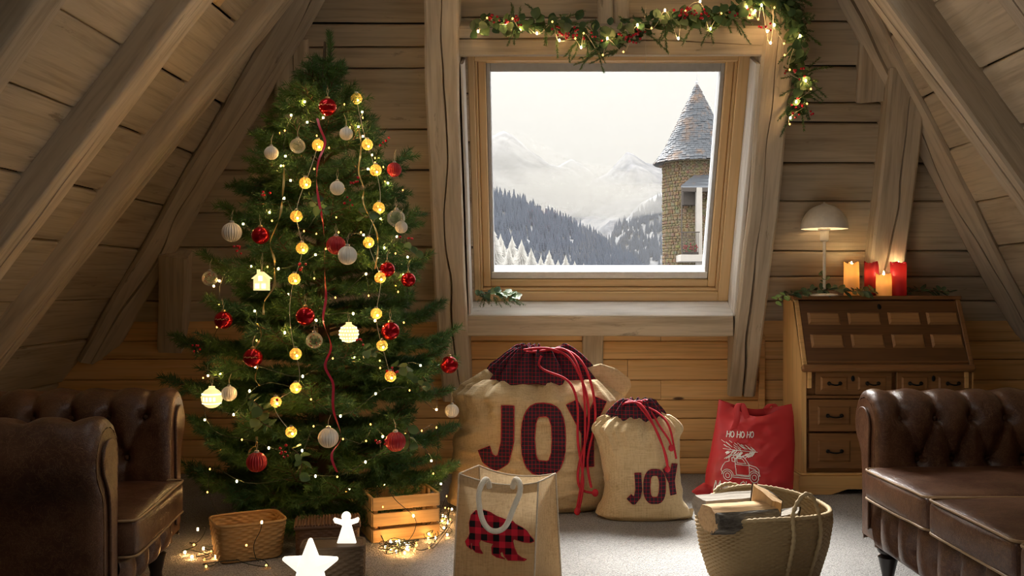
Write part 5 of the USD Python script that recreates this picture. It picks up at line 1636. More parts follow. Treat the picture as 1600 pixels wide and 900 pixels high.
def log(label, p, axis, poly, bark, L, wmat, seed, slant=0.0):
    """Split log: the outline poly (sideways, up) drawn out along axis; points bark[0]..bark[1] of the outline carry bark."""
    x = np.asarray(axis, float); x /= np.linalg.norm(x)
    y = np.cross([0, 0, 1.0], x) if abs(x[2]) < .8 else np.array([1.0, 0, 0]) - x * x[0]
    y /= np.linalg.norm(y)
    z = np.cross(x, y)
    F4 = frame(p, x=x, y=y, z=z)
    T = thing('split_log', label, 'log', mat4=frame(p))
    o = np.array(poly, float)
    k = np.linspace(0, len(o), 48, endpoint=False)
    pr = np.stack([np.interp(k, np.arange(len(o) + 1), np.r_[o[:, q], o[0, q]]) for q in (0, 1)], 1)
    n = 22
    P = np.zeros((n, 48, 3))
    P[..., 0] = np.linspace(0, L, n)[:, None] + slant * pr[None, :, 0] * np.linspace(0, 1, n)[:, None]
    P[..., 1:] = pr[None]
    P += np.stack([meshkit.fbm(P * np.array([6, 26, 26]) + seed + q, 3, seed + q) - .5 for q in range(3)], -1) * .012
    put('split_wood', capped(P), wmat, T, smooth=35, frame4=F4)
    if bark:
        sel = np.where((k >= bark[0]) & (k <= bark[1]))[0]
        B = P[:, sel].copy()
        rr = B[..., 1:] - pr.mean(0)
        rr /= np.linalg.norm(rr, axis=-1, keepdims=True) + 1e-9
        out = B.copy()
        out[..., 1:] += rr * (.005 + (meshkit.fbm(B * np.array([16, 80, 80]) + seed, 3, seed) - .3) * .011)[..., None]
        B[..., 1:] -= rr * .002
        put('bark', capped(np.concatenate([out, B[:, ::-1]], 1)), BARK, T, smooth=50, frame4=F4)
    return T


log('front split log with dark bark and a pale cut end resting on the basket rim', at(1105, 808, 3.50), (.86, .50, -.06), [(.055, .0), (.03, .04), (-.02, .035), (-.055, .012), (-.06, -.03), (-.035, -.052), (.01, -.05), (.045, -.03)], (2.6, 5.4), .30, W_LOG, 1)
log('grey split log lying behind the dark barked one in the basket', at(1093, 792, 3.66), (.90, .42, -.03), [(.055, .018), (.03, .04), (-.04, .032), (-.06, .0), (-.03, -.04), (.03, -.035)], (3.0, 4.6), .30, W_GREYLOG, 2)
log('upright piece of orange split wood behind the front basket handle', at(1190, 850, 3.70), (.08, -.18, .95), [(.065, .03), (.01, .045), (-.05, .03), (-.062, .0), (.0, -.055), (.05, -.02)], (0, 2), .205, W_LOG, 3, slant=-.5)
log('short split log low in the basket beside the upright piece', at(1222, 850, 3.78), (.12, -.1, .95), [(.05, .02), (.0, .045), (-.045, .02), (-.03, -.03), (.03, -.035)], (0, 2), .13, W_GREYLOG, 4, slant=.4)


# square-bottomed bamboo basket by the tree
def rbasket(name, label, cx, cy, w, d, H, rz, flare, rows, cols, mat, cat='basket', lid=False):
    T = thing(name, label, cat, loc=(cx, cy, 0), rz=rz)

    def rad(Tt, Fv):
        ex = 5.5
        c, s = np.cos(Tt), np.sin(Tt)
        q = (np.abs(c) ** ex + np.abs(s) ** ex) ** (-1 / ex)
        k = 1 + flare * Fv
        return np.stack([w / 2 * k * c * q, d / 2 * k * s * q], -1)
    P = woven(rad, lambda Tt, Fv: .004 + Fv * H, H, cols, rows, .0024)
    put('wall', grid(P, cu=True), mat, T, smooth=60, local=True)
    if not lid:
        Pi = P.copy(); Pi[..., :2] *= .95
        put('inner_wall', grid(Pi, cu=True, flip=True), mat, T, smooth=60, local=True)
    th = np.linspace(0, 2 * np.pi, 100, endpoint=False)
    r_ = rad(th, np.ones_like(th))
    put('rim', tube(np.c_[r_ * .98, np.full(100, H)], .006, 6, closed=True), mat, T, smooth=True, local=True)
    bt = rad(th, np.zeros_like(th))
    put('basket_bottom', capped(np.stack([np.c_[bt * .96, np.full(100, .003)], np.c_[bt * .96, np.full(100, .01)]])), mat, T, local=True)
    return T, rad


BK, _ = rbasket('bamboo_basket', 'square woven bamboo basket under the lower tree branches', at(387, 450, 4.02)[0], 4.02, .25, .20, .155, math.radians(28), .16, 15, 40, WICKER_B)
BOXM = plain('brown_woven_box', (.115, .058, .030), .65, bump=.5, bscale=140)
B1, rd1 = rbasket('woven_box', 'dark brown woven box with a ribbed lid behind the angel', at(512, 450, 4.02)[0], 4.02, .25, .16, .135, math.radians(12), .02, 13, 40, BOXM, 'box', lid=True)
put('lid', bx(-.135, .135, -.09, .09, .132, .148, .005), BOXM, B1, local=True)
for k in range(22):
    xx = -.125 + k * .25 / 21
    put('lid_rib', tube(np.array([(xx, -.088, .149), (xx, 0, .150), (xx, .088, .149)]), .0045, 6), BOXM, B1, smooth=True, local=True)
B2, _ = rbasket('woven_box', 'low open dark woven box behind the glowing star', at(519, 450, 3.68)[0], 3.70, .235, .15, .135, math.radians(8), .02, 13, 40, plain('dark_woven_box', (.10, .062, .032), .7, bump=.5, bscale=140), 'box', lid=True)
put('lid', bx(-.115, .115, -.075, .075, .125, .134, .004), plain('dark_box_lid', (.09, .055, .03), .7, bump=.5, bscale=140), B2, local=True)

# wooden slatted crate
W_CRATE = wood('crate_wood', [(.25, (.46, .28, .11)), (.5, (.60, .39, .17)), (.8, (.40, .23, .085))], (1.2, 22, 22), .15, .55, .3, 60)
CR = thing('wooden_crate', 'pale slatted wooden crate beside the tree', 'crate', loc=(*at(625, 450, 4.36)[:2], 0), rz=math.radians(22))
cw, cd, ch = .30, .22, .205
for k in range(3):
    z0, z1 = .004 + k * .070, .004 + k * .070 + .056
    for sy in (-1, 1):
        F4 = WORLD[CR] @ frame((0, sy * cd / 2, 0))
        put('slat', bx(-cw / 2, cw / 2, -.006, .006, z0, z1, .002), W_CRATE, CR, frame4=F4)
    for sx in (-1, 1):
        F4 = WORLD[CR] @ frame((sx * cw / 2, 0, 0), rz=math.pi / 2)
        if k == 2:      # the hand hole in the top end board
            hole = sbox(-.045, z0 + .018, .045, z1 - .014).buffer(.008)
            poly = sbox(-cd / 2, z0, cd / 2, z1).difference(hole)
            m = extrude(poly, .011)
            put('slat', warp(trimesh.Trimesh(m.vertices, m.faces[:, ::-1], process=False), lambda v: np.stack([v[:, 0], v[:, 2] - .0055, v[:, 1]], -1)), W_CRATE, CR, frame4=F4)
        else:
            put('slat', bx(-cd / 2, cd / 2, -.0055, .0055, z0, z1, .002), W_CRATE, CR, frame4=F4)
for sx in (-1, 1):
    for sy in (-1, 1):
        put('corner_post', bx(-.196, -.006, -.009, .009, -.009, .009, .002), W_CRATE, CR, frame4=WORLD[CR] @ frame((sx * (cw / 2 - .016), sy * (cd / 2 - .016), 0), x=(0, 0, -1), y=(0, 1, 0), z=(1, 0, 0)))
for k in range(4):
    y0 = -cd / 2 + .012 + k * .05
    put('bottom_slat', bx(-cw / 2 + .008, cw / 2 - .008, y0, y0 + .044, .004, .012, .002), W_CRATE, CR, frame4=WORLD[CR])

# glowing star and angel
GLOW = M('glowing_white_plastic', {'d': ('principled_bsdf', {'base_color': (.8, .78, .74), 'roughness': .4}), 'e': ('emission', {'color': (1.0, .90, .74), 'strength': .62 * LIGHTS}), 'a': ('add_closure', {})}, [('d.BSDF', 'a.closure1'), ('e.emission', 'a.closure2')], 'a.closure')
sp = at(485, 892, 3.52)
STR = thing('star_lamp', 'glowing white five-pointed star lamp on the floor', 'lamp', loc=(sp[0], 3.52, 0))
pts = [(math.sin(k * math.pi / 5) * (.121 if k % 2 == 0 else .052), math.cos(k * math.pi / 5) * (.121 if k % 2 == 0 else .052)) for k in range(10)]
zc_ = .096
poly = Polygon(pts).buffer(-.008).buffer(.008)
m = refine(extrude(poly, .002), .012)
v = np.array(m.vertices)
from shapely import points as _pts, distance as _dst
d = _dst(_pts(v[:, 0], v[:, 1]), poly.exterior)
pf = .006 + .022 * np.sqrt(np.clip(d, 0, .03) / .03)
put('shell', trimesh.Trimesh(np.stack([v[:, 0], np.where(v[:, 2] > .001, -pf, pf), v[:, 1] + zc_], -1), m.faces[:, ::-1], process=False), GLOW, STR, smooth=60, local=True)
ap = at(541, 860, 3.69)
zA = .139
AN = thing('angel_lamp', 'small glowing white angel figure on the dark box', 'lamp', loc=(ap[0], 3.69, zA))
ang = unary_union([Polygon([(-.036, 0), (.040, 0), (.020, .07), (-.014, .07)]), Polygon(arcpts(.0, .103, .018, .019)), Polygon([(-.01, .066), (-.022, .072), (-.044, .078), (-.051, .092), (-.046, .099), (-.03, .094), (.0, .086), (.03, .094), (.046, .101), (.051, .093), (.046, .08), (.022, .072), (.01, .066)])]).buffer(-.003).buffer(.006).buffer(-.003)
m = refine(extrude(ang, .002), .006)
v = np.array(m.vertices)
d = _dst(_pts(v[:, 0], v[:, 1]), ang.exterior)
pf = .004 + .013 * np.sqrt(np.clip(d, 0, .016) / .016)
put('shell', trimesh.Trimesh(np.stack([v[:, 0], np.where(v[:, 2] > .001, -pf, pf), v[:, 1]], -1), m.faces[:, ::-1], process=False), GLOW, AN, smooth=60, local=True)
# ------------------------------------------------------------------ christmas tree
NEEDLE = M('pine_needles', {'g': ('geometry', {}), 'n': ('noise_texture', {'scale': 5.0, 'detail': 3.0}), 'r': ('rgb_ramp', {'ramp': [(0, (.045, .115, .030)), (.45, (.095, .225, .050)), (.8, (.18, .33, .075)), (1, (.27, .41, .12))]}),
                            'm': ('mix', {'mix_type': 'mix', 'fac': .5}), 'c': ('rgb_ramp', {'ramp': [(.35, (.045, .15, .09)), (.65, (.19, .34, .075))]}),
                            'p': ('principled_bsdf', {'roughness': .42, 'specular_ior_level': .5}), 't': ('translucent_bsdf', {}), 'x': ('mix_closure', {'fac': .3})},
           [('g.random_per_island', 'r.fac'), ('g.position', 'n.vector'), ('n.fac', 'c.fac'), ('r.color', 'm.color1'), ('c.color', 'm.color2'), ('m.color', 'p.base_color'), ('m.color', 't.color'), ('p.BSDF', 'x.closure1'), ('t.BSDF', 'x.closure2')], 'x.closure')
TWIG = plain('twig_bark', (.13, .075, .04), .85, bump=.4, bscale=60)
TRUNK = plain('tree_trunk_bark', (.10, .065, .04), .9, bump=.8, bscale=30)
TY = 4.60
TX = at(505, 450, TY)[0]
RZ = ([-.05, .08, .17, .35, .69, .97, 1.27, 1.48, 1.76, 1.90, 2.05, 2.2, 2.36], [.46, .54, .61, .64, .62, .60, .53, .47, .36, .27, .17, .08, .02])


def tree_r(z):
    return np.interp(z, *RZ)


def needles(paths, dens, length, width, g, spread=.75, out=None):
    """Needles round the twigs: each a slim triangle."""
    V = []
    for p in paths:
        p = np.asarray(p, float)
        d = np.linalg.norm(np.diff(p, axis=0), axis=1)
        L = d.sum()
        n = max(6, int(L * dens))
        s = g.random(n) * L
        cum = np.r_[0, np.cumsum(d)]
        k = np.clip(np.searchsorted(cum, s) - 1, 0, len(d) - 1)
        f = (s - cum[k]) / (d[k] + 1e-9)
        q = p[k] * (1 - f[:, None]) + p[k + 1] * f[:, None]
        t = (p[k + 1] - p[k]) / (d[k][:, None] + 1e-9)
        r = g.normal(size=(n, 3))
        r -= t * (r * t).sum(1, keepdims=True)
        r /= np.linalg.norm(r, axis=1, keepdims=True) + 1e-9
        tip = np.clip((L - s) / .03, .35, 1)
        dr = r * spread + t * (.55 + .5 * g.random((n, 1)))
        dr /= np.linalg.norm(dr, axis=1, keepdims=True)
        ln = length * (.7 + .55 * g.random(n)) * (.55 + .45 * tip)
        w = np.cross(dr, g.normal(size=(n, 3)))
        w /= np.linalg.norm(w, axis=1, keepdims=True) + 1e-9
        a = q + w * width / 2
        b = q - w * width / 2
        V.append(np.stack([a, b, q + dr * ln[:, None]], 1))
    v = np.concatenate(V).reshape(-1, 3)
    return trimesh.Trimesh(v, np.arange(len(v)).reshape(-1, 3), process=False)


TR = thing('christmas_tree', 'bushy green christmas tree decorated with baubles, ribbons and warm fairy lights', 'christmas tree', loc=(TX, TY, 0))
zt = np.linspace(0.0, 2.30, 30)
tp = np.c_[TX + .012 * np.sin(zt * 3), TY + .01 * np.cos(zt * 2.3), zt]
put('tree_trunk', tube(tp, np.interp(zt, [0, 2.3], [.042, .006]), 12), TRUNK, TR, smooth=True)
g = np.random.default_rng(2024)
LONG = [(722, 508, -.05), (716, 560, -.2), (708, 606, .05), (690, 470, .1), (248, 588, -.05), (262, 522, .1), (312, 392, .0), (322, 462, -.1), (640, 238, .0), (672, 398, .05), (716, 722, -.1), (284, 722, .0), (366, 282, .1), (655, 330, -.1), (300, 655, -.25), (352, 322, -.1), (400, 205, 0), (612, 300, -.15)]
NB = 112
TIPS = []
for k in range(NB + len(LONG)):
    f = min(k, NB - 1) / (NB - 1)
    z_tip = .10 + 2.10 * f ** 1.12
    az = k * 2.39996 + .35 * (g.random() - .5)
    R = tree_r(z_tip) * (.70 + .32 * g.random())
    if k % 4 == 3:
        R *= .75
    if k >= NB:
        q_ = at(LONG[k - NB][0], LONG[k - NB][1], TY + LONG[k - NB][2])
        az, R, z_tip = math.atan2(q_[1] - TY, q_[0] - TX), math.hypot(q_[1] - TY, q_[0] - TX), q_[2] - .03
        f = (z_tip - .1) / 2.1
    z0 = max(.12, z_tip - .10 - .12 * g.random() + (.22 * (1 - f) * g.random())) if z_tip < 2.0 else z_tip - .12
    z0 = min(z0, 2.24)
    droop = .05 * (1 - f) * g.random()
    ca, sa = math.cos(az), math.sin(az)
    ctrl = np.array([[0, 0, z0], [.35 * R * ca, .35 * R * sa, z0 + .35 * (z_tip - z0) + .02 - droop], [.72 * R * ca, .72 * R * sa, z0 + .66 * (z_tip - z0) - droop], [R * ca, R * sa, z_tip + .03]])
    c = spline(ctrl, 22) + [TX, TY, 0]
    bw = [tube(c[:21], np.interp(np.arange(21), [0, 20], [.009 * (1.2 - f * .7), .002]), 5)]
    paths = [c[5:]]
    nt = max(4, int(R / .060))
    t = np.gradient(c, axis=0); t /= np.linalg.norm(t, axis=1, keepdims=True)
    for j in range(nt):
        for sd in (-1, 1):
            fr = .20 + .76 * (j + .5 * (sd > 0)) / nt + .03 * (g.random() - .5)
            i = min(20, int(fr * 21))
            L = (.26 * (1 - fr) + .075) * (.75 + .5 * g.random()) * min(1.0, R / .42 + .25)
            side = np.cross(t[i], [0, 0, 1.0]); side /= np.linalg.norm(side) + 1e-9
            dr = side * sd * .85 + t[i] * .75 + np.array([0, 0, .18 * (g.random() - .35)])
            dr /= np.linalg.norm(dr)
            e = c[i] + dr * L + [0, 0, -.03 * L]
            m_ = c[i] + dr * L * .5 + [0, 0, .012 * (g.random() - .3)]
            tw = spline([c[i], m_, e], 8)
            tw[:, 2] = np.maximum(tw[:, 2], .03)
            paths.append(tw)
            bw.append(tube(tw[:7], np.linspace(.003, .0014, 7), 4, caps=False))
            if L > .13:
                for s2 in (-1, 1):
                    q = tw[3 + (s2 > 0)]
                    d2 = (tw[5] - tw[3]); d2 /= np.linalg.norm(d2)
                    sd2 = np.cross(d2, [0, 0, 1.0]); sd2 /= np.linalg.norm(sd2) + 1e-9
                    e2 = q + (d2 * .7 + sd2 * s2 * .75) * L * .42 + [0, 0, .01 * (g.random() - .5)]
                    e2[2] = max(e2[2], .03)
                    paths.append(np.array([q, (q + e2) / 2 + [0, 0, .004], e2]))
    br = put('branch', cat_(bw), TWIG, TR, smooth=False)
    put('needles', needles(paths, 620, .042, .0040, g), NEEDLE, br, kind='stuff')
    TIPS.append(c)
# leader at the top
ld = np.array([[TX + .02, TY, 2.12], [TX + .035, TY, 2.22], [TX + .03, TY, 2.345]])
lds = [ld] + [np.array([[TX + .03, TY, 2.10 + .02 * k], [TX + .03 + .07 * math.cos(k * 2.4), TY + .07 * math.sin(k * 2.4), 2.17 + .014 * k]]) for k in range(5)]
br = put('branch', cat_([tube(spline(ld, 10), .003, 5)] + [tube(q, .002, 4) for q in lds[1:]]), TWIG, TR)
put('needles', needles(lds, 1700, .038, .0040, g, .7), NEEDLE, br, kind='stuff')


def on_tree(px, py, k=1.0, extra=0.0):
    """A point on the outside of the tree's front, seen at (px, py)."""
    Y = TY
    for _ in range(12):
        p = at(px, py, Y)
        R = tree_r(p[2]) * k + extra
        Y = .5 * Y + .5 * (TY - math.sqrt(max(R * R - (p[0] - TX) ** 2, 0)))
    return at(px, py, Y)


# ------------------------------------------------------------------ baubles
RED_SHINE = plain('shiny_red_glass', (.42, .006, .012), .09, .75, .6)
RED_MATT = plain('matt_red_glass', (.36, .012, .018), .35, .2, .5)
WHITE_PEARL = plain('pearl_white_glass', (.74, .70, .63), .38, 0, .5)
BRASS = plain('brass_cap', (.62, .45, .20), .3, .9)
SILVER = plain('silver_cap', (.66, .64, .6), .3, .9)
STRING = plain('hanging_thread', (.55, .45, .30), .7)
GOLDPRINT = plain('gold_print', (.70, .50, .22), .4, .6)
THIN_GLASS = M('thin_bauble_glass', {'t': ('transparent_bsdf', {'color': (.97, .98, .97)}), 'g': ('glossy_bsdf', {'roughness': .03}), 'f': ('fresnel', {'IOR': 1.4}), 'm': ('mix_closure', {}), 's': ('translucent_bsdf', {'color': (.9, .95, .9)}), 'm2': ('mix_closure', {'fac': .12})}, [('f.fac', 'm.fac'), ('t.BSDF', 'm.closure1'), ('g.BSDF', 'm.closure2'), ('m.closure', 'm2.closure1'), ('s.BSDF', 'm2.closure2')], 'm2.closure')
GOLD_GLASS = M('gold_tinted_glass', {'t': ('transparent_bsdf', {'color': (.97, .85, .50)}), 'g': ('glossy_bsdf', {'roughness': .06, 'color': (1, .86, .55)}), 'f': ('fresnel', {'IOR': 1.9}), 'm': ('mix_closure', {}), 's': ('translucent_bsdf', {'color': (.95, .75, .32)}), 'm2': ('mix_closure', {'fac': .22})}, [('f.fac', 'm.fac'), ('t.BSDF', 'm.closure1'), ('g.BSDF', 'm.closure2'), ('m.closure', 'm2.closure1'), ('s.BSDF', 'm2.closure2')], 'm2.closure')
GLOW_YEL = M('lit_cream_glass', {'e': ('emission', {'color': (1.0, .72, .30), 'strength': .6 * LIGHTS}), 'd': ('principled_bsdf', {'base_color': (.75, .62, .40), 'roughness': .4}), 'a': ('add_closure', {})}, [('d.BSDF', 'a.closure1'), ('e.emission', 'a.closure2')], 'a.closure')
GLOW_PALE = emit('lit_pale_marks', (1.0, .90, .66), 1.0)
BULB = emit('fairy_bulb', (1.0, .55, .19), 150.0)
BULB_FLOOR = emit('fairy_bulb_amber', (1.0, .52, .17), 60.0)
BULB_IN = emit('chain_bulb', (1.0, .62, .22), 60.0)
BULB_DIM = emit('fairy_bulb_dim', (1.0, .36, .05), 6.0)


def ball(r, ribs=0, deep=.10, n=48, m=24, squash=.98):
    th = np.linspace(0, 2 * np.pi, n * (2 if ribs else 1), endpoint=False)
    ph = np.linspace(0, np.pi, m)
    T, Pp = np.meshgrid(th, ph, indexing='ij')
    k = 1 - (deep * (1 - np.abs(np.cos(T * ribs / 2))) ** 1.5 * np.sin(Pp) ** .5 if ribs else 0)
    R = r * k
    return grid(np.stack([R * np.sin(Pp) * np.cos(T), R * np.sin(Pp) * np.sin(T), R * np.cos(Pp) * squash], -1).transpose(1, 0, 2), cv=True)


def bauble(kind, px, py, rpx, label, k=1.0, group=None, hang=18, Y=None):
    p = on_tree(px, py, k, .02) if Y is None else at(px, py, Y)
    r = rpx / F * p[1]
    T = thing('bauble', label, 'bauble', group, loc=p, rz=px * 1.7)
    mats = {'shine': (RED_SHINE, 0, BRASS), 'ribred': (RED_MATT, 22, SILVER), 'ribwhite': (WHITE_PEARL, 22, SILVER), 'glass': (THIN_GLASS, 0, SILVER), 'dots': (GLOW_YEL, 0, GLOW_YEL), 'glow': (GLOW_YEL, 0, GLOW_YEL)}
    mat, ribs, capm = mats[kind]
    put('glass_ball', ball(r, ribs), mat, T, smooth=True, local=True)
    cr = r * (.24 if kind not in ('dots', 'glow') else .30)
    put('cap', warp(lathe([(cr * 1.15, 0), (cr * 1.15, r * .05), (cr, r * .07), (cr, r * (.22 if kind in ('dots', 'glow') else .16)), (cr * .6, r * .24)], 16), lambda v: v + [0, 0, r * .94]), capm, T, smooth=40, local=True)
    h = hang / F * p[1]
    put('hanging_loop', tube(np.array([(0, 0, r * 1.1), (-.004, 0, r * 1.1 + h * .5), (0, 0.01, r * 1.1 + h), (.004, 0, r * 1.1 + h * .5), (0, 0, r * 1.1)]), .0009, 4), STRING, T, local=True)
    return T, p, r


red = [(512, 167, 14, 'highest red bauble, just below the tree tip'), (407, 368, 14, 'shiny red bauble beside the large ribbed white bauble on the left side'), (349, 500, 14, 'shiny red bauble at the left edge of the tree with a faint gold motif'),
       (477, 494, 15, 'shiny red bauble in the middle of the tree beside the long red ribbon'), (395, 559, 15, 'shiny red bauble with gold pattern below the lit house ornament'), (610, 517, 14.5, 'shiny red bauble right of the glowing dotted bauble'),
       (605, 421, 12, 'shiny red bauble half hidden in the needles, left one of the close pair'), (638, 437, 11.5, 'shiny red bauble at the edge of the needles, right one of the close pair'), (702, 570, 14, 'matt red bauble hanging from the branch nearest the window post')]
for x, y, r, lab in red:
    T, p, rr = bauble('shine' if x != 702 else 'ribred', x, y, r, lab, k=1.0, Y=4.52 if x == 702 else None) if x != 702 else bauble('shine', x, y, r, lab, Y=4.34)
    if x in (349, 395, 512):
        gm = []
        gg = np.random.default_rng(x)
        for q in range(9):
            a, b = -math.pi / 2 + (q - 4) * .17 - p[0] * .0, .05 * math.sin(q * 2.1) + .1
            c_ = np.array([math.cos(a) * math.cos(b), math.sin(a) * math.cos(b), math.sin(b)]) * rr * 1.005
            c_ = frame((0, 0, 0), -x * 1.7)[:3, :3] @ c_
            s_ = trimesh.creation.icosphere(1, rr * .055)
            s_.vertices = np.array(s_.vertices) + c_
            gm.append(s_)
        put('gold_motif', cat_(gm), GOLDPRINT, T, local=True)
for x, y, r, lab in [(525, 383, 15, 'ribbed red bauble overlapping a larger ribbed white one'), (616, 265, 11.5, 'ribbed red bauble high on the right-hand edge of the tree'), (401, 722, 16, 'ribbed red bauble low on the tree near the armchair'), (618, 690, 16, 'ribbed dark red bauble low on the tree on the window side')]:
    bauble('ribred', x, y, r, lab)
for x, y, r, lab, Y in [(424, 239, 11, 'small ribbed white bauble alone at the upper left of the tree', None), (541, 209, 10.5, 'ribbed white bauble near the top under the red one', None), (362, 363, 15.5, 'large ribbed white bauble hanging free at the left edge of the tree', None), (527, 294, 11.5, 'bright ribbed white bauble hanging from a single upright twig', None),
                        (543, 399, 15, 'large ribbed white bauble partly covered by a ribbed red one', None), (627, 355, 10, 'small white bauble directly below the clear glass bauble with greenery', None), (706, 642, 11, 'small ribbed white bauble hanging below the matt red one near the burlap sack', 4.55),
                        (513, 684, 16, 'large ribbed white bauble low in the middle of the tree', None), (358, 615, 12, 'pale ribbed bauble half hidden behind the glowing one at lower left', None)]:
    T, p, rr = bauble('ribwhite', x, y, r, lab, Y=(on_tree(x, y, 1.0, .06)[1] if x == 543 else Y), k=.93 if x in (543, 358) else 1.0)
for x, y, r, lab in [(619, 341, 14, 'clear glass bauble filled with a sprig of greenery'), (491, 532, 13, 'clear glass bauble with tiny red berries below the middle red bauble'), (328, 435, 12, 'clear glass bauble with red and green filling at the left tip of a branch'), (465, 228, 12, 'dark clear glass bauble near the top beside a golden glass ball')]:
    T, p, rr = bauble('glass', x, y, r, lab)
    gg = np.random.default_rng(x)
    if x != 465:
        pp = [np.array([(0, 0, -rr * .5), rr * .7 * (lambda q: q / np.linalg.norm(q))(gg.normal(size=3))]) for _ in range(14)]
        put('greenery', needles(pp, 900, rr * .35, .0018, gg), NEEDLE, T, local=True, kind='stuff')
    if x in (491, 328):
        put('berries', cat_([warp(trimesh.creation.icosphere(1, rr * .10), lambda v: v + rr * .75 * (lambda q: q / np.linalg.norm(q))(gg.normal(size=3))) for _ in range(12)]), RED_MATT, T, local=True, kind='stuff')
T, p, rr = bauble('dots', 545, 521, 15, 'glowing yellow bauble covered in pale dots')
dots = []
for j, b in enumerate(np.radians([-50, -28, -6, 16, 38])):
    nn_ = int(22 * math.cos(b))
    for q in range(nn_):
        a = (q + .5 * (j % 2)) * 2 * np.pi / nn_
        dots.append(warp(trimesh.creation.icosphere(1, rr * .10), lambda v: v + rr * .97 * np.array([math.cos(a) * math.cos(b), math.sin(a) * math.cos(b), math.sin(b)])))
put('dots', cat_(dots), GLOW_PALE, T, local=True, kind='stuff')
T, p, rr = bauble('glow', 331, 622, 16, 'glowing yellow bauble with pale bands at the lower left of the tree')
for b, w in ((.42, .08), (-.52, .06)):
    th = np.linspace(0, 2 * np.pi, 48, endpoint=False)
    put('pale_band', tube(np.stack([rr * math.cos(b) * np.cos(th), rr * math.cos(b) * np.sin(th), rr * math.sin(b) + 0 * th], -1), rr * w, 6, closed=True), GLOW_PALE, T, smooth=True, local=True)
for q in range(4):
    a = -math.pi / 2 + (q - 1.5) * .36 - 331 * 1.7
    put('pale_mark', bx(-rr * .12, rr * .12, -.001, .002, -rr * .2, rr * .2, .0008), GLOW_PALE, T, frame4=WORLD[T] @ frame((rr * .985 * math.cos(a), rr * .985 * math.sin(a), -.05 * rr), a + math.pi / 2))
# lit house ornament
hp = on_tree(409, 439, 1.0, .02)
HO = thing('house_ornament', 'small lit house ornament with paned windows hanging on the left of the tree', 'ornament', loc=hp)
s_ = hp[1] / F
hw, hh = 11 * s_, 22 * s_
put('house_wall', warp(extrude(Polygon([(-hw, -15 * s_), (hw, -15 * s_), (hw, 4 * s_), (0, 13 * s_), (-hw, 4 * s_)]), hw * 1.3), lambda v: np.stack([v[:, 0], v[:, 2] - hw * .65, v[:, 1]], -1)), GLOW_YEL, HO, local=True)
for sx in (-1, 1):
    put('roof', warp(bx(0, 17 * s_, -hw * .75, hw * .75, 0, .004, .001), lambda v: v @ np.array([[math.cos(.68), 0, -math.sin(.68)], [0, 1, 0], [math.sin(.68), 0, math.cos(.68)]]) * [sx, 1, 1] + [0, 0, 13.5 * s_]), GLOW_YEL, HO, local=True)
put('chimney', bx(-7 * s_, -3 * s_, -.008, .008, 8 * s_, 18 * s_, .001), GLOW_YEL, HO, local=True)
for (wx, wz) in ((-5, -8), (5, -8), (0, 4)):
    wdw = put('window', bx((wx - 3.2) * s_, (wx + 3.2) * s_, -hw * .65 - .003, -hw * .65, (wz - 4) * s_, (wz + 4) * s_, .0005), GLOW_PALE, HO, local=True)
put('hanging_loop', tube(np.array([(0, 0, 13 * s_), (-.004, 0, 30 * s_), (0, .01, 45 * s_), (.004, 0, 30 * s_), (0, 0, 13 * s_)]), .001, 4), STRING, HO, local=True)

# ------------------------------------------------------------------ chains of small glass balls
SILVERCORD = plain('silver_cord', (.55, .50, .42), .4, .6)


def ball_chain(label, pts, stray=()):
    P = [(on_tree(x, y, 1.0, .015), r) for x, y, r in pts]
    T = thing('ball_light_chain', label, 'light chain', loc=P[0][0])
    put('cord', tube(spline([p for p, _ in P], 160), .0013, 5), SILVERCORD, T, smooth=True)
    for p, r in P:
        R = r / F * p[1]
        gb = put('glass_ball', warp(ball(R, n=28, m=16), lambda v: v + p), GOLD_GLASS, T, smooth=True)
        put('bulb', warp(trimesh.creation.icosphere(2, .0045), lambda v: v + p + [.2 * R, 0, -.3 * R]), BULB_IN, gb, smooth=True)
        put('cap', warp(lathe([(R * .3, 0), (R * .3, R * .22), (R * .15, R * .3)], 10), lambda v: v + p + [0, 0, R * .93]), SILVER, gb, smooth=40)


ball_chain('silver cord of golden glass balls hanging down the middle of the tree', [(497, 227, 9.5), (477, 286, 9.5), (463, 338, 9.5), (472, 388, 9.5), (460, 436, 9.5), (462, 553, 9.5), (462, 606, 9), (431, 628, 9), (455, 675, 9)])
ball_chain('silver cord of golden glass balls hanging down the window side of the tree', [(557, 154, 9), (574, 226, 9), (587, 266, 9.5), (592, 325, 9.5), (576, 379, 9), (594, 434, 9), (588, 490, 9), (597, 540, 9), (610, 588, 9)])


# ------------------------------------------------------------------ fairy lights
CABLE = plain('dark_green_cable', (.012, .022, .012), .6)
CABLE_W = plain('pale_cable', (.55, .48, .36), .6)
GL_HOLD = plain('clear_bulb_holder', (.02, .03, .02), .5)


def lights(label, pts, cable_pts, cable_mat, bulb_mat, r=.0052, cr=.0013, sub=240, name='string_lights'):
    T = thing(name, label, 'string lights', loc=pts[0])
    put('cable', tube(spline(cable_pts, sub), cr, 4), cable_mat, T)
    b0 = trimesh.creation.icosphere(1, r)
    for i_, p in enumerate(pts):
        dim = i_ % 2 == 1
        put('bulb', warp(b0, lambda v: v * [1, 1, 1.35] * (.8 if dim else 1) + p), BULB_DIM if dim else bulb_mat, T, smooth=True)
    return T


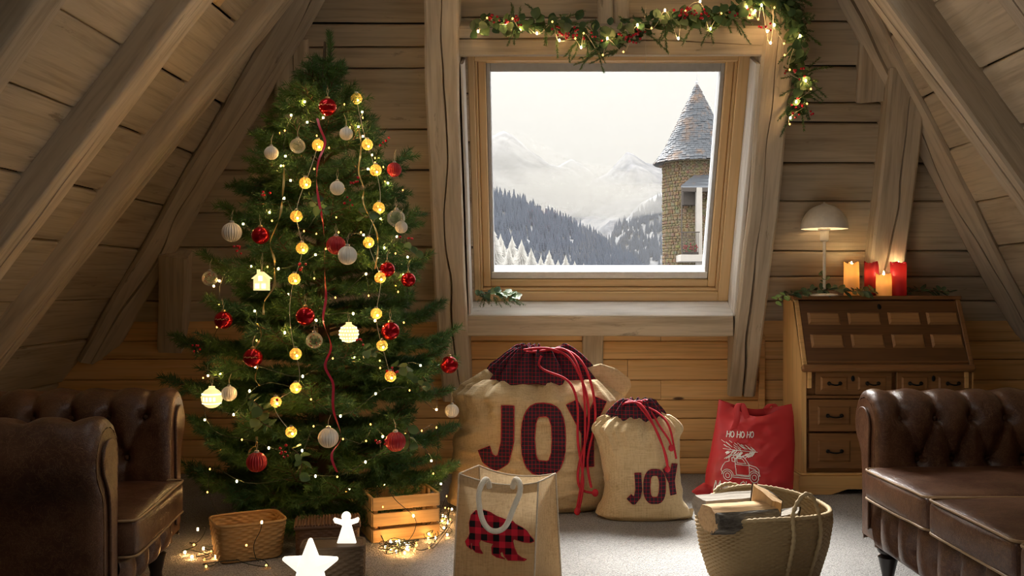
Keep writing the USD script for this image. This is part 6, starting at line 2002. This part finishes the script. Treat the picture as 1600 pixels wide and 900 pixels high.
tl = [(455, 180), (445, 204), (480, 191), (538, 163), (505, 184), (495, 212), (566, 175), (567, 184), (560, 198), (547, 199), (567, 213), (514, 231), (446, 244), (586, 247), (476, 159), (443, 259), (444, 310), (425, 345), (380, 350), (475, 361), (454, 282),
      (491, 264), (498, 331), (586, 254), (575, 264), (599, 261), (606, 286), (509, 389), (493, 398), (564, 363), (568, 367), (529, 363), (589, 403), (618, 396), (343, 439), (342, 475), (398, 486), (401, 532), (399, 573), (418, 417), (325, 587), (339, 511), (473, 588),
      (491, 435), (572, 428), (576, 462), (630, 430), (622, 456), (586, 501), (631, 504), (657, 571), (594, 575), (552, 490), (524, 465), (390, 611), (315, 621), (365, 648), (328, 733), (370, 752), (324, 769), (472, 704), (378, 687), (320, 656), (486, 624), (532, 650), (490, 666),
      (587, 615), (536, 686), (598, 682), (572, 689), (571, 722), (527, 745), (493, 744), (659, 673), (682, 640), (682, 668), (674, 720), (677, 740), (689, 756), (579, 663), (435, 420), (520, 560), (445, 520), (640, 610), (420, 700)]
tp_ = [on_tree(x, y, .97, -.012) for x, y in tl]
inner_ = []
for k in range(44):       # some sit deeper among the branches and light them from within
    z = .3 + 1.6 * g.random() ** .9
    a = g.random() * 6.28
    R = tree_r(z) * (.5 + .4 * g.random())
    inner_.append(np.array([TX + R * math.cos(a), TY + R * math.sin(a), z]))
order = sorted(range(len(tp_)), key=lambda i: (-round(tp_[i][2] / .16), tp_[i][0] * (1 if round(tp_[i][2] / .16) % 2 else -1)))
lights('dark string of warm fairy lights wound all over the christmas tree', tp_ + inner_, [tp_[i] + [0, .02, 0] for i in order], CABLE, BULB, .0042)


def floor_pt(px, py, z=.012):
    Y = (EYE - z) * F / (py - CY)
    return at(px, py, Y)


fl_ = [(309, 827, .06), (303, 851, .015), (289, 863, .015), (319, 874, .012), (337, 869, .012), (322, 885, .012), (368, 875, .012), (416, 884, .012), (318, 857, .02), (330, 862, .015), (300, 870, .012)]
fp_ = [floor_pt(*q) for q in fl_]
gg = np.random.default_rng(9)
cp = []
for p in fp_:
    for _ in range(3):
        cp.append(p + np.array([.05, .05, 0]) * (gg.random(3) - .5) + [0, 0, .004])
lights('short run of amber fairy lights on the carpet in front of the bamboo basket', fp_, cp, CABLE, BULB_FLOOR, .0055, .0017)
pile = []
for k in range(34):
    a, r = gg.random() * 6.28, gg.random() ** .6
    pile.append(floor_pt(628 + 26 * r * math.cos(a), 853 + 13 * r * math.sin(a), .01 + .035 * (1 - r) * gg.random() + .004))
for k in range(34):
    f = gg.random()
    pile.append(floor_pt(668 + 40 * f + 10 * gg.normal() * .5, 842 - 48 * f + 8 * gg.normal(), .01 + .02 * gg.random()))
cp = []
for k in range(90):
    p = pile[k % len(pile)]
    cp.append(p + np.array([.07, .07, 0]) * (gg.random(3) - .5) + [0, 0, .012 * gg.random()])
for q in cp:
    q[2] = max(q[2], .004)
lights('tangled pile of amber fairy lights on the carpet beside the wooden crate', pile, cp, CABLE, BULB_FLOOR, .0046, .0017, 700)
cr_ = [(590, 760), (596, 766), (601, 757), (586, 771), (593, 775), (603, 770), (567, 768), (541, 768), (546, 763), (537, 772)]
cpts = [at(x, y, 4.62) for x, y in cr_]
lights('small cluster of fairy lights behind the wooden crate', cpts, [p + [0, .01, -.01] for p in cpts], CABLE, BULB_FLOOR, .005)
P_ = [at(588, 762, 4.33), at(592, 785, 4.235), at(594, 800, 4.225), at(592, 820, 4.22), floor_pt(600, 846, .01)]
lights('single cable of fairy lights trailing over the end of the wooden crate', [at(589, 783, 4.225), at(598, 792, 4.215)], P_, CABLE, BULB_FLOOR, .005, .0017, 60)
P_ = [at(608, 765, 4.30), at(622, 785, 4.205), at(640, 800, 4.225), at(650, 815, 4.24), at(645, 835, 4.22), floor_pt(632, 850, .01)]
lights('fairy light cable draped across the slatted front of the wooden crate', [at(646, 806, 4.225)], P_, CABLE, BULB_FLOOR, .005, .0017, 60)
P_ = [at(409, 816, 3.80), at(404, 835, 3.845), at(397, 850, 3.84), at(398, 866, 3.84), floor_pt(404, 877, .008)]
lights('fairy light cable hanging over the corner of the bamboo basket', [at(409, 816, 3.80), at(385, 852, 3.845)], P_, CABLE, BULB_FLOOR, .005, .0015, 60)

# ------------------------------------------------------------------ ribbons
RIB_RED = plain('red_satin_ribbon', (.48, .02, .05), .3, .1, .6)
RIB_GOLD = plain('gold_ribbon', (.60, .43, .16), .28, .7)


def ribbon(label, pts, w, mat, seed, curl=5.0):
    c = spline([on_tree(x, y, 1.0, .03) for x, y in pts], 110)
    k = np.linspace(0, 1, len(c))
    a = curl * np.sin(k * 9 + seed) * .5 + seed
    side = np.stack([np.cos(a), np.sin(a), 0 * a], -1) * w / 2
    q = np.stack([c - side, c, c + side, c + [0, .0006, 0]], 1)
    put('ribbon', grid(q, cv=True), mat, smooth=60, label=label, cat='ribbon')


ribbon('long red satin ribbon curling down the middle of the tree', [(496, 185), (502, 205), (508, 222), (500, 245), (495, 270), (496, 300), (504, 345), (507, 400), (508, 440), (509, 470), (505, 500), (513, 525), (517, 545), (508, 572), (519, 595), (520, 625), (522, 645), (531, 672), (532, 688), (520, 705), (527, 738)], .011, RIB_RED, 1.0)
ribbon('gold ribbon hanging on the left of the tree past the lit house ornament', [(444, 262), (443, 290), (441, 312), (438, 335), (428, 362), (422, 382), (428, 402), (429, 425), (427, 450), (414, 470), (412, 492)], .010, RIB_GOLD, .6)
ribbon('thin gold ribbon hanging on the upper window side of the tree', [(560, 200), (564, 225), (562, 250), (561, 272), (568, 295), (567, 312), (578, 340), (588, 362), (590, 395), (586, 420)], .008, RIB_GOLD, 2.0)
ribbon('short gold ribbon curl below the red bauble with gold pattern', [(402, 505), (408, 525), (399, 545), (402, 575), (399, 592), (406, 603)], .009, RIB_GOLD, .2)
ribbon('gold ribbon loop above the ribbed red bauble near the armchair', [(401, 682), (400, 695), (391, 703), (388, 712)], .010, RIB_GOLD, 1.1)

# ------------------------------------------------------------------ leaves and berries
EUC = M('eucalyptus_leaf', {'oi': ('object_info', {}), 'r': ('rgb_ramp', {'ramp': [(0, (.045, .10, .045)), (.5, (.09, .16, .06)), (.8, (.15, .22, .08)), (1, (.20, .25, .13))]}), 'p': ('principled_bsdf', {'roughness': .5, 'specular_ior_level': .4}), 't': ('translucent_bsdf', {}), 'm': ('mix_closure', {'fac': .35})},
        [('oi.random', 'r.fac'), ('r.color', 'p.base_color'), ('r.color', 't.color'), ('p.BSDF', 'm.closure1'), ('t.BSDF', 'm.closure2')], 'm.closure')
BERRY = plain('red_berry', (.42, .008, .02), .22, 0, .6)


def leaf(p, dr, up, L, W, g):
    """One oval leaf, cupped and creased along its midrib, on a short stalk."""
    x = dr / np.linalg.norm(dr)
    z = up - x * (up @ x); z /= np.linalg.norm(z) + 1e-9
    y = np.cross(z, x)
    f = np.array([0, .12, .35, .6, .82, 1.0])
    w = np.array([.05, .55, .98, .95, .6, .03]) * W / 2
    bend = (g.random() - .5) * .5 * L
    rows = [np.stack([p + x * L * a + y * s * b + z * (abs(s) * b * .35 + bend * a * a) for s in (-1, 0, 1)]) for a, b in zip(f, w)]
    top = np.array(rows)
    return grid(top)


def rv(g):
    v = g.normal(size=3)
    return v / np.linalg.norm(v)


def sprig(T, path, n, Lr, g, mat=EUC, up=np.array([0, -.5, .8]), spread=1.0, width=.8, stem=True, name='leaf'):
    c = spline(path, 40)
    if stem:
        put('stem', tube(c, .0022, 5), TWIG, T)
    t = np.gradient(c, axis=0); t /= np.linalg.norm(t, axis=1, keepdims=True)
    for k in range(n):
        i = min(39, int((k + g.random()) / n * 40))
        s = np.cross(t[i], up); s /= np.linalg.norm(s) + 1e-9
        d = s * (1 if k % 2 else -1) * spread + t[i] * .5 + rv(g) * .45
        L = Lr[0] + (Lr[1] - Lr[0]) * g.random()
        put(name, leaf(c[i], d, up + rv(g) * .6, L, L * width * (.85 + .3 * g.random()), g), mat, T, smooth=True)


def berries(T, c, n, spread, g, r=.0068):
    b0 = trimesh.creation.icosphere(1, r)
    for k in range(n):
        put('berry', warp(b0, lambda v: v * (.85 + .3 * g.random()) + c + np.array(spread) * g.normal(size=3) * .5), BERRY, T, smooth=True)


# sprigs pushed into the tree
g = np.random.default_rng(55)
for (pts, n, lab) in [([(388, 622), (402, 632), (412, 640)], 7, 'eucalyptus sprig on the tree beside the glowing banded bauble'), ([(398, 650), (412, 662), (424, 668)], 7, 'eucalyptus sprig on the tree above the low ribbed red bauble'), ([(485, 310), (498, 322), (512, 330)], 7, 'eucalyptus sprig on the tree below the bright white bauble'),
                      ([(570, 545), (578, 552), (592, 548)], 7, 'eucalyptus sprig on the tree below the glowing dotted bauble'), ([(560, 330), (572, 340), (582, 330)], 6, 'eucalyptus sprig on the tree left of the glass bauble with greenery'), ([(628, 378), (642, 385), (652, 392)], 8, 'eucalyptus sprig at the window edge of the tree above the red pair'),
                      ([(620, 572), (636, 580), (648, 592)], 7, 'eucalyptus sprig near the lower window edge of the tree'), ([(660, 588), (668, 600), (655, 604)], 5, 'eucalyptus sprig at the tip of the lower window branch'), ([(455, 700), (470, 715), (468, 742)], 7, 'eucalyptus sprig low in front of the trunk'), ([(636, 668), (640, 690), (638, 705)], 6, 'eucalyptus sprig beside the low ribbed dark red bauble')]:
    P0 = [on_tree(x, y, 1.0, .02) for x, y in pts]
    T = thing('eucalyptus_sprig', lab, 'leaves', loc=P0[0])
    sprig(T, P0, n, (.034, .055), g)
for (x, y, n, lab) in [(600, 220, 4, 'red berries at the upper window edge of the tree'), (411, 301, 4, 'red berries on the upper left of the tree above the large white bauble'), (368, 392, 6, 'red berries below the large white bauble at the left edge'), (558, 284, 5, 'red berries left of the high ribbed red bauble'), (545, 316, 4, 'red berries beside the bright white bauble'), (470, 415, 5, 'red berries above a golden glass ball in the middle of the tree'),
                       (306, 541, 5, 'red berries at the left tip of the widest branches'), (428, 628, 4, 'red berries beside the lower golden glass balls'), (442, 708, 7, 'red berries low in the middle of the tree'), (566, 532, 4, 'red berries beside the glowing dotted bauble'), (612, 580, 7, 'red berries and frost at the lower window side of the tree'), (593, 690, 6, 'red berries left of the low ribbed dark red bauble'), (635, 372, 4, 'red berries beside the small white bauble at the window edge')]:
    p = on_tree(x, y, 1.0, .025)
    T = thing('berry_sprig', lab, 'berries', loc=p)
    put('stem', tube(np.array([p + [0, .03, -.03], p]), .0018, 5), TWIG, T)
    berries(T, p, n, (.03, .015, .022), g, .0058)

# garland over the window
GP = [(738, 48), (765, 42), (800, 44), (840, 36), (875, 42), (905, 58), (950, 64), (990, 56), (1030, 40), (1080, 32), (1130, 30), (1170, 14), (1205, -6), (1235, 14), (1243, 60), (1247, 100), (1252, 135), (1244, 172)]
gp = [onlean(x, y, .27 if x < 1190 else .26) for x, y in GP]
GA = thing('garland', 'leafy garland with red berries draped over the window beam and hanging down the post', 'garland', loc=gp[8])
sprig(GA, gp[11:15], 45, (.038, .064), g, up=np.array([0, -.8, .3]), spread=1.2, width=.85, stem=False)
sprig(GA, gp, 150, (.036, .062), g, up=np.array([0, -.8, .3]), spread=.9, width=.85)
for q0 in range(0, 16, 1):
    off = rv(g) * [.02, .02, .035]
    a_, b_ = gp[q0] + off + [0, -.03, .01], gp[min(q0 + 2, 17)] + off * -1 + [0, -.045, .015]
    sprig(GA, [a_, (a_ + b_) / 2 + rv(g) * .03, b_], 8 if q0 < 7 else 12, (.036, .062), g, up=np.array([0, -.8, .3]), width=.85, stem=False)
c = spline(gp, 120)
paths = []
for k in range(150):
    i = int(119 * g.random() ** .75)
    d = rv(g) * [1, .35, .7]
    t_ = c[min(i + 1, 119)] - c[max(i - 1, 0)]; t_ /= np.linalg.norm(t_)
    d = d + t_ * .6 * (1 if g.random() < .5 else -1); d /= np.linalg.norm(d)
    L = .07 + .09 * g.random()
    q = c[i] + [0, -.015, 0]
    e = q + d * L + [0, 0, -.03 * g.random()]
    paths.append(np.array([q, (q + e) / 2 + [0, 0, .01], e]))
for (a, b) in (((905, 62), (888, 92)), ((940, 72), (905, 100)), ((965, 78), (925, 92)), ((1235, 20), (1255, 60)), ((1220, 10), (1262, 30)), ((1215, 5), (1250, 12)), ((1190, 0), (1240, 30)), ((1180, 5), (1225, 45)), ((1230, -5), (1262, 5))):
    p0, p1 = onlean(*a, .29), onlean(*b, .30)
    for j in range(3):
        e = p1 + rv(g) * .03
        paths.append(spline([p0, (p0 + p1) / 2 + rv(g) * .015, e], 6))
put('cedar_foliage', needles(paths, 1100, .017, .0030, g, .8), NEEDLE, GA, kind='stuff')
put('cedar_twigs', cat_([tube(p, .0014, 4) for p in paths]), TWIG, GA, kind='stuff')
for (x, y, n) in ((772, 28, 9), (795, 33, 6), (815, 34, 5), (872, 49, 12), (895, 55, 10), (922, 57, 6), (985, 58, 14), (1003, 52, 8), (1070, 20, 14), (1085, 24, 8), (1098, 22, 6), (1150, 22, 9), (1195, 40, 6), (1237, 112, 5), (1246, 110, 4), (1250, 168, 8), (1255, 175, 5), (1162, 20, 6)):
    berries(GA, onlean(x, y, .32), n, (.05, .02, .03), g, .0066)
gl = [(747, 49), (761, 28), (790, 36), (801, 29), (814, 45), (821, 41), (839, 52), (863, 34), (874, 63), (899, 60), (908, 74), (912, 52), (949, 60), (942, 86), (996, 39), (974, 81), (1039, 16), (1071, 17), (1094, 2), (1127, 21), (1167, 11), (1174, 15), (1178, 22), (1171, 28), (1210, 39), (1225, 68), (1204, 67), (1226, 86), (1250, 56), (1234, 109), (1259, 126), (1267, 139), (1244, 159), (1261, 162), (1235, 184), (1234, 194), (1180, 17), (1165, 21), (1199, 49), (1018, 44), (1060, 60), (1185, 30), (1190, 8), (1210, 12), (1110, 45)]
gpt = [onlean(x, y, .325) for x, y in gl]
lights('pale wire of warm fairy lights woven through the window garland', gpt, [p + [0, .02, 0] for p in sorted(gpt, key=lambda q: (q[0] if q[2] > 2.25 else 9 - q[2]))], CABLE_W, emit('garland_bulb', (1.0, .62, .26), 85.0), .0052, .0014)
th_ = [onlean(1222, 62, .285), onlean(1216, 110, .23), onlean(1210, 160, .222), onlean(1211, 220, .222), onlean(1209, 270, .222), onlean(1214, 310, .222), onlean(1212, 348, .222)]
put('hanging_wire', tube(spline(th_, 80), .0024, 5), CABLE_W, smooth=True, label='thin pale wire hanging down the post from the garland', cat='wire')
th_ = [onlean(1010, 4, .30), onlean(1007, 40, .31), onlean(1009, 80, .31), onlean(1008, 108, .31)]
put('hanging_wire', tube(spline(th_, 60), .0011, 4), CABLE_W, smooth=True, label='fine pale wire hanging from the garland in front of the window top', cat='wire')

# sprig on the window sill
sp0 = lambda x, y, h=.015: at(x, y, 5.56 + .0)
SPg = thing('eucalyptus_sprig', 'green sprig of leaves and cedar lying on the window sill', 'leaves', loc=sp0(770, 470))
sprig(SPg, [sp0(745, 462), sp0(765, 458), sp0(790, 459), sp0(808, 464)], 28, (.040, .06), g, width=.75)
pth = [np.array([sp0(752 + 3 * k, 462), sp0(745 + 5 * k, 474 + 2 * (k % 3))]) + rv(g) * .01 for k in range(16)]
put('cedar_foliage', needles(pth, 1000, .018, .002, g), NEEDLE, SPg, kind='stuff')

# greenery along the desk top
DG = thing('leaf_garland', 'dark green leaf garland lying along the top of the writing desk among the candles', 'garland', loc=(1.9, 5.45, DH))
dg = [at(1222, 466, 5.35), at(1240, 457, 5.37), at(1265, 455, 5.37), at(1290, 453, 5.37), at(1320, 455, 5.38), at(1350, 455, 5.39), at(1385, 457, 5.48), at(1420, 455, 5.46), at(1450, 454, 5.46), at(1482, 456, 5.46)]
sprig(DG, dg, 95, (.04, .07), g, up=np.array([0, -.35, .9]), width=.5, mat=plain('dark_leaf', (.055, .105, .045), .45))
sprig(DG, [at(1285, 455, 5.42), at(1290, 440, 5.40), at(1282, 425, 5.38)], 7, (.03, .05), g, width=.8)
sprig(DG, [at(1235, 460, 5.33), at(1220, 464, 5.30), at(1211, 472, 5.27)], 7, (.035, .055), g, width=.5, mat=plain('fresh_leaf', (.20, .32, .07), .45))
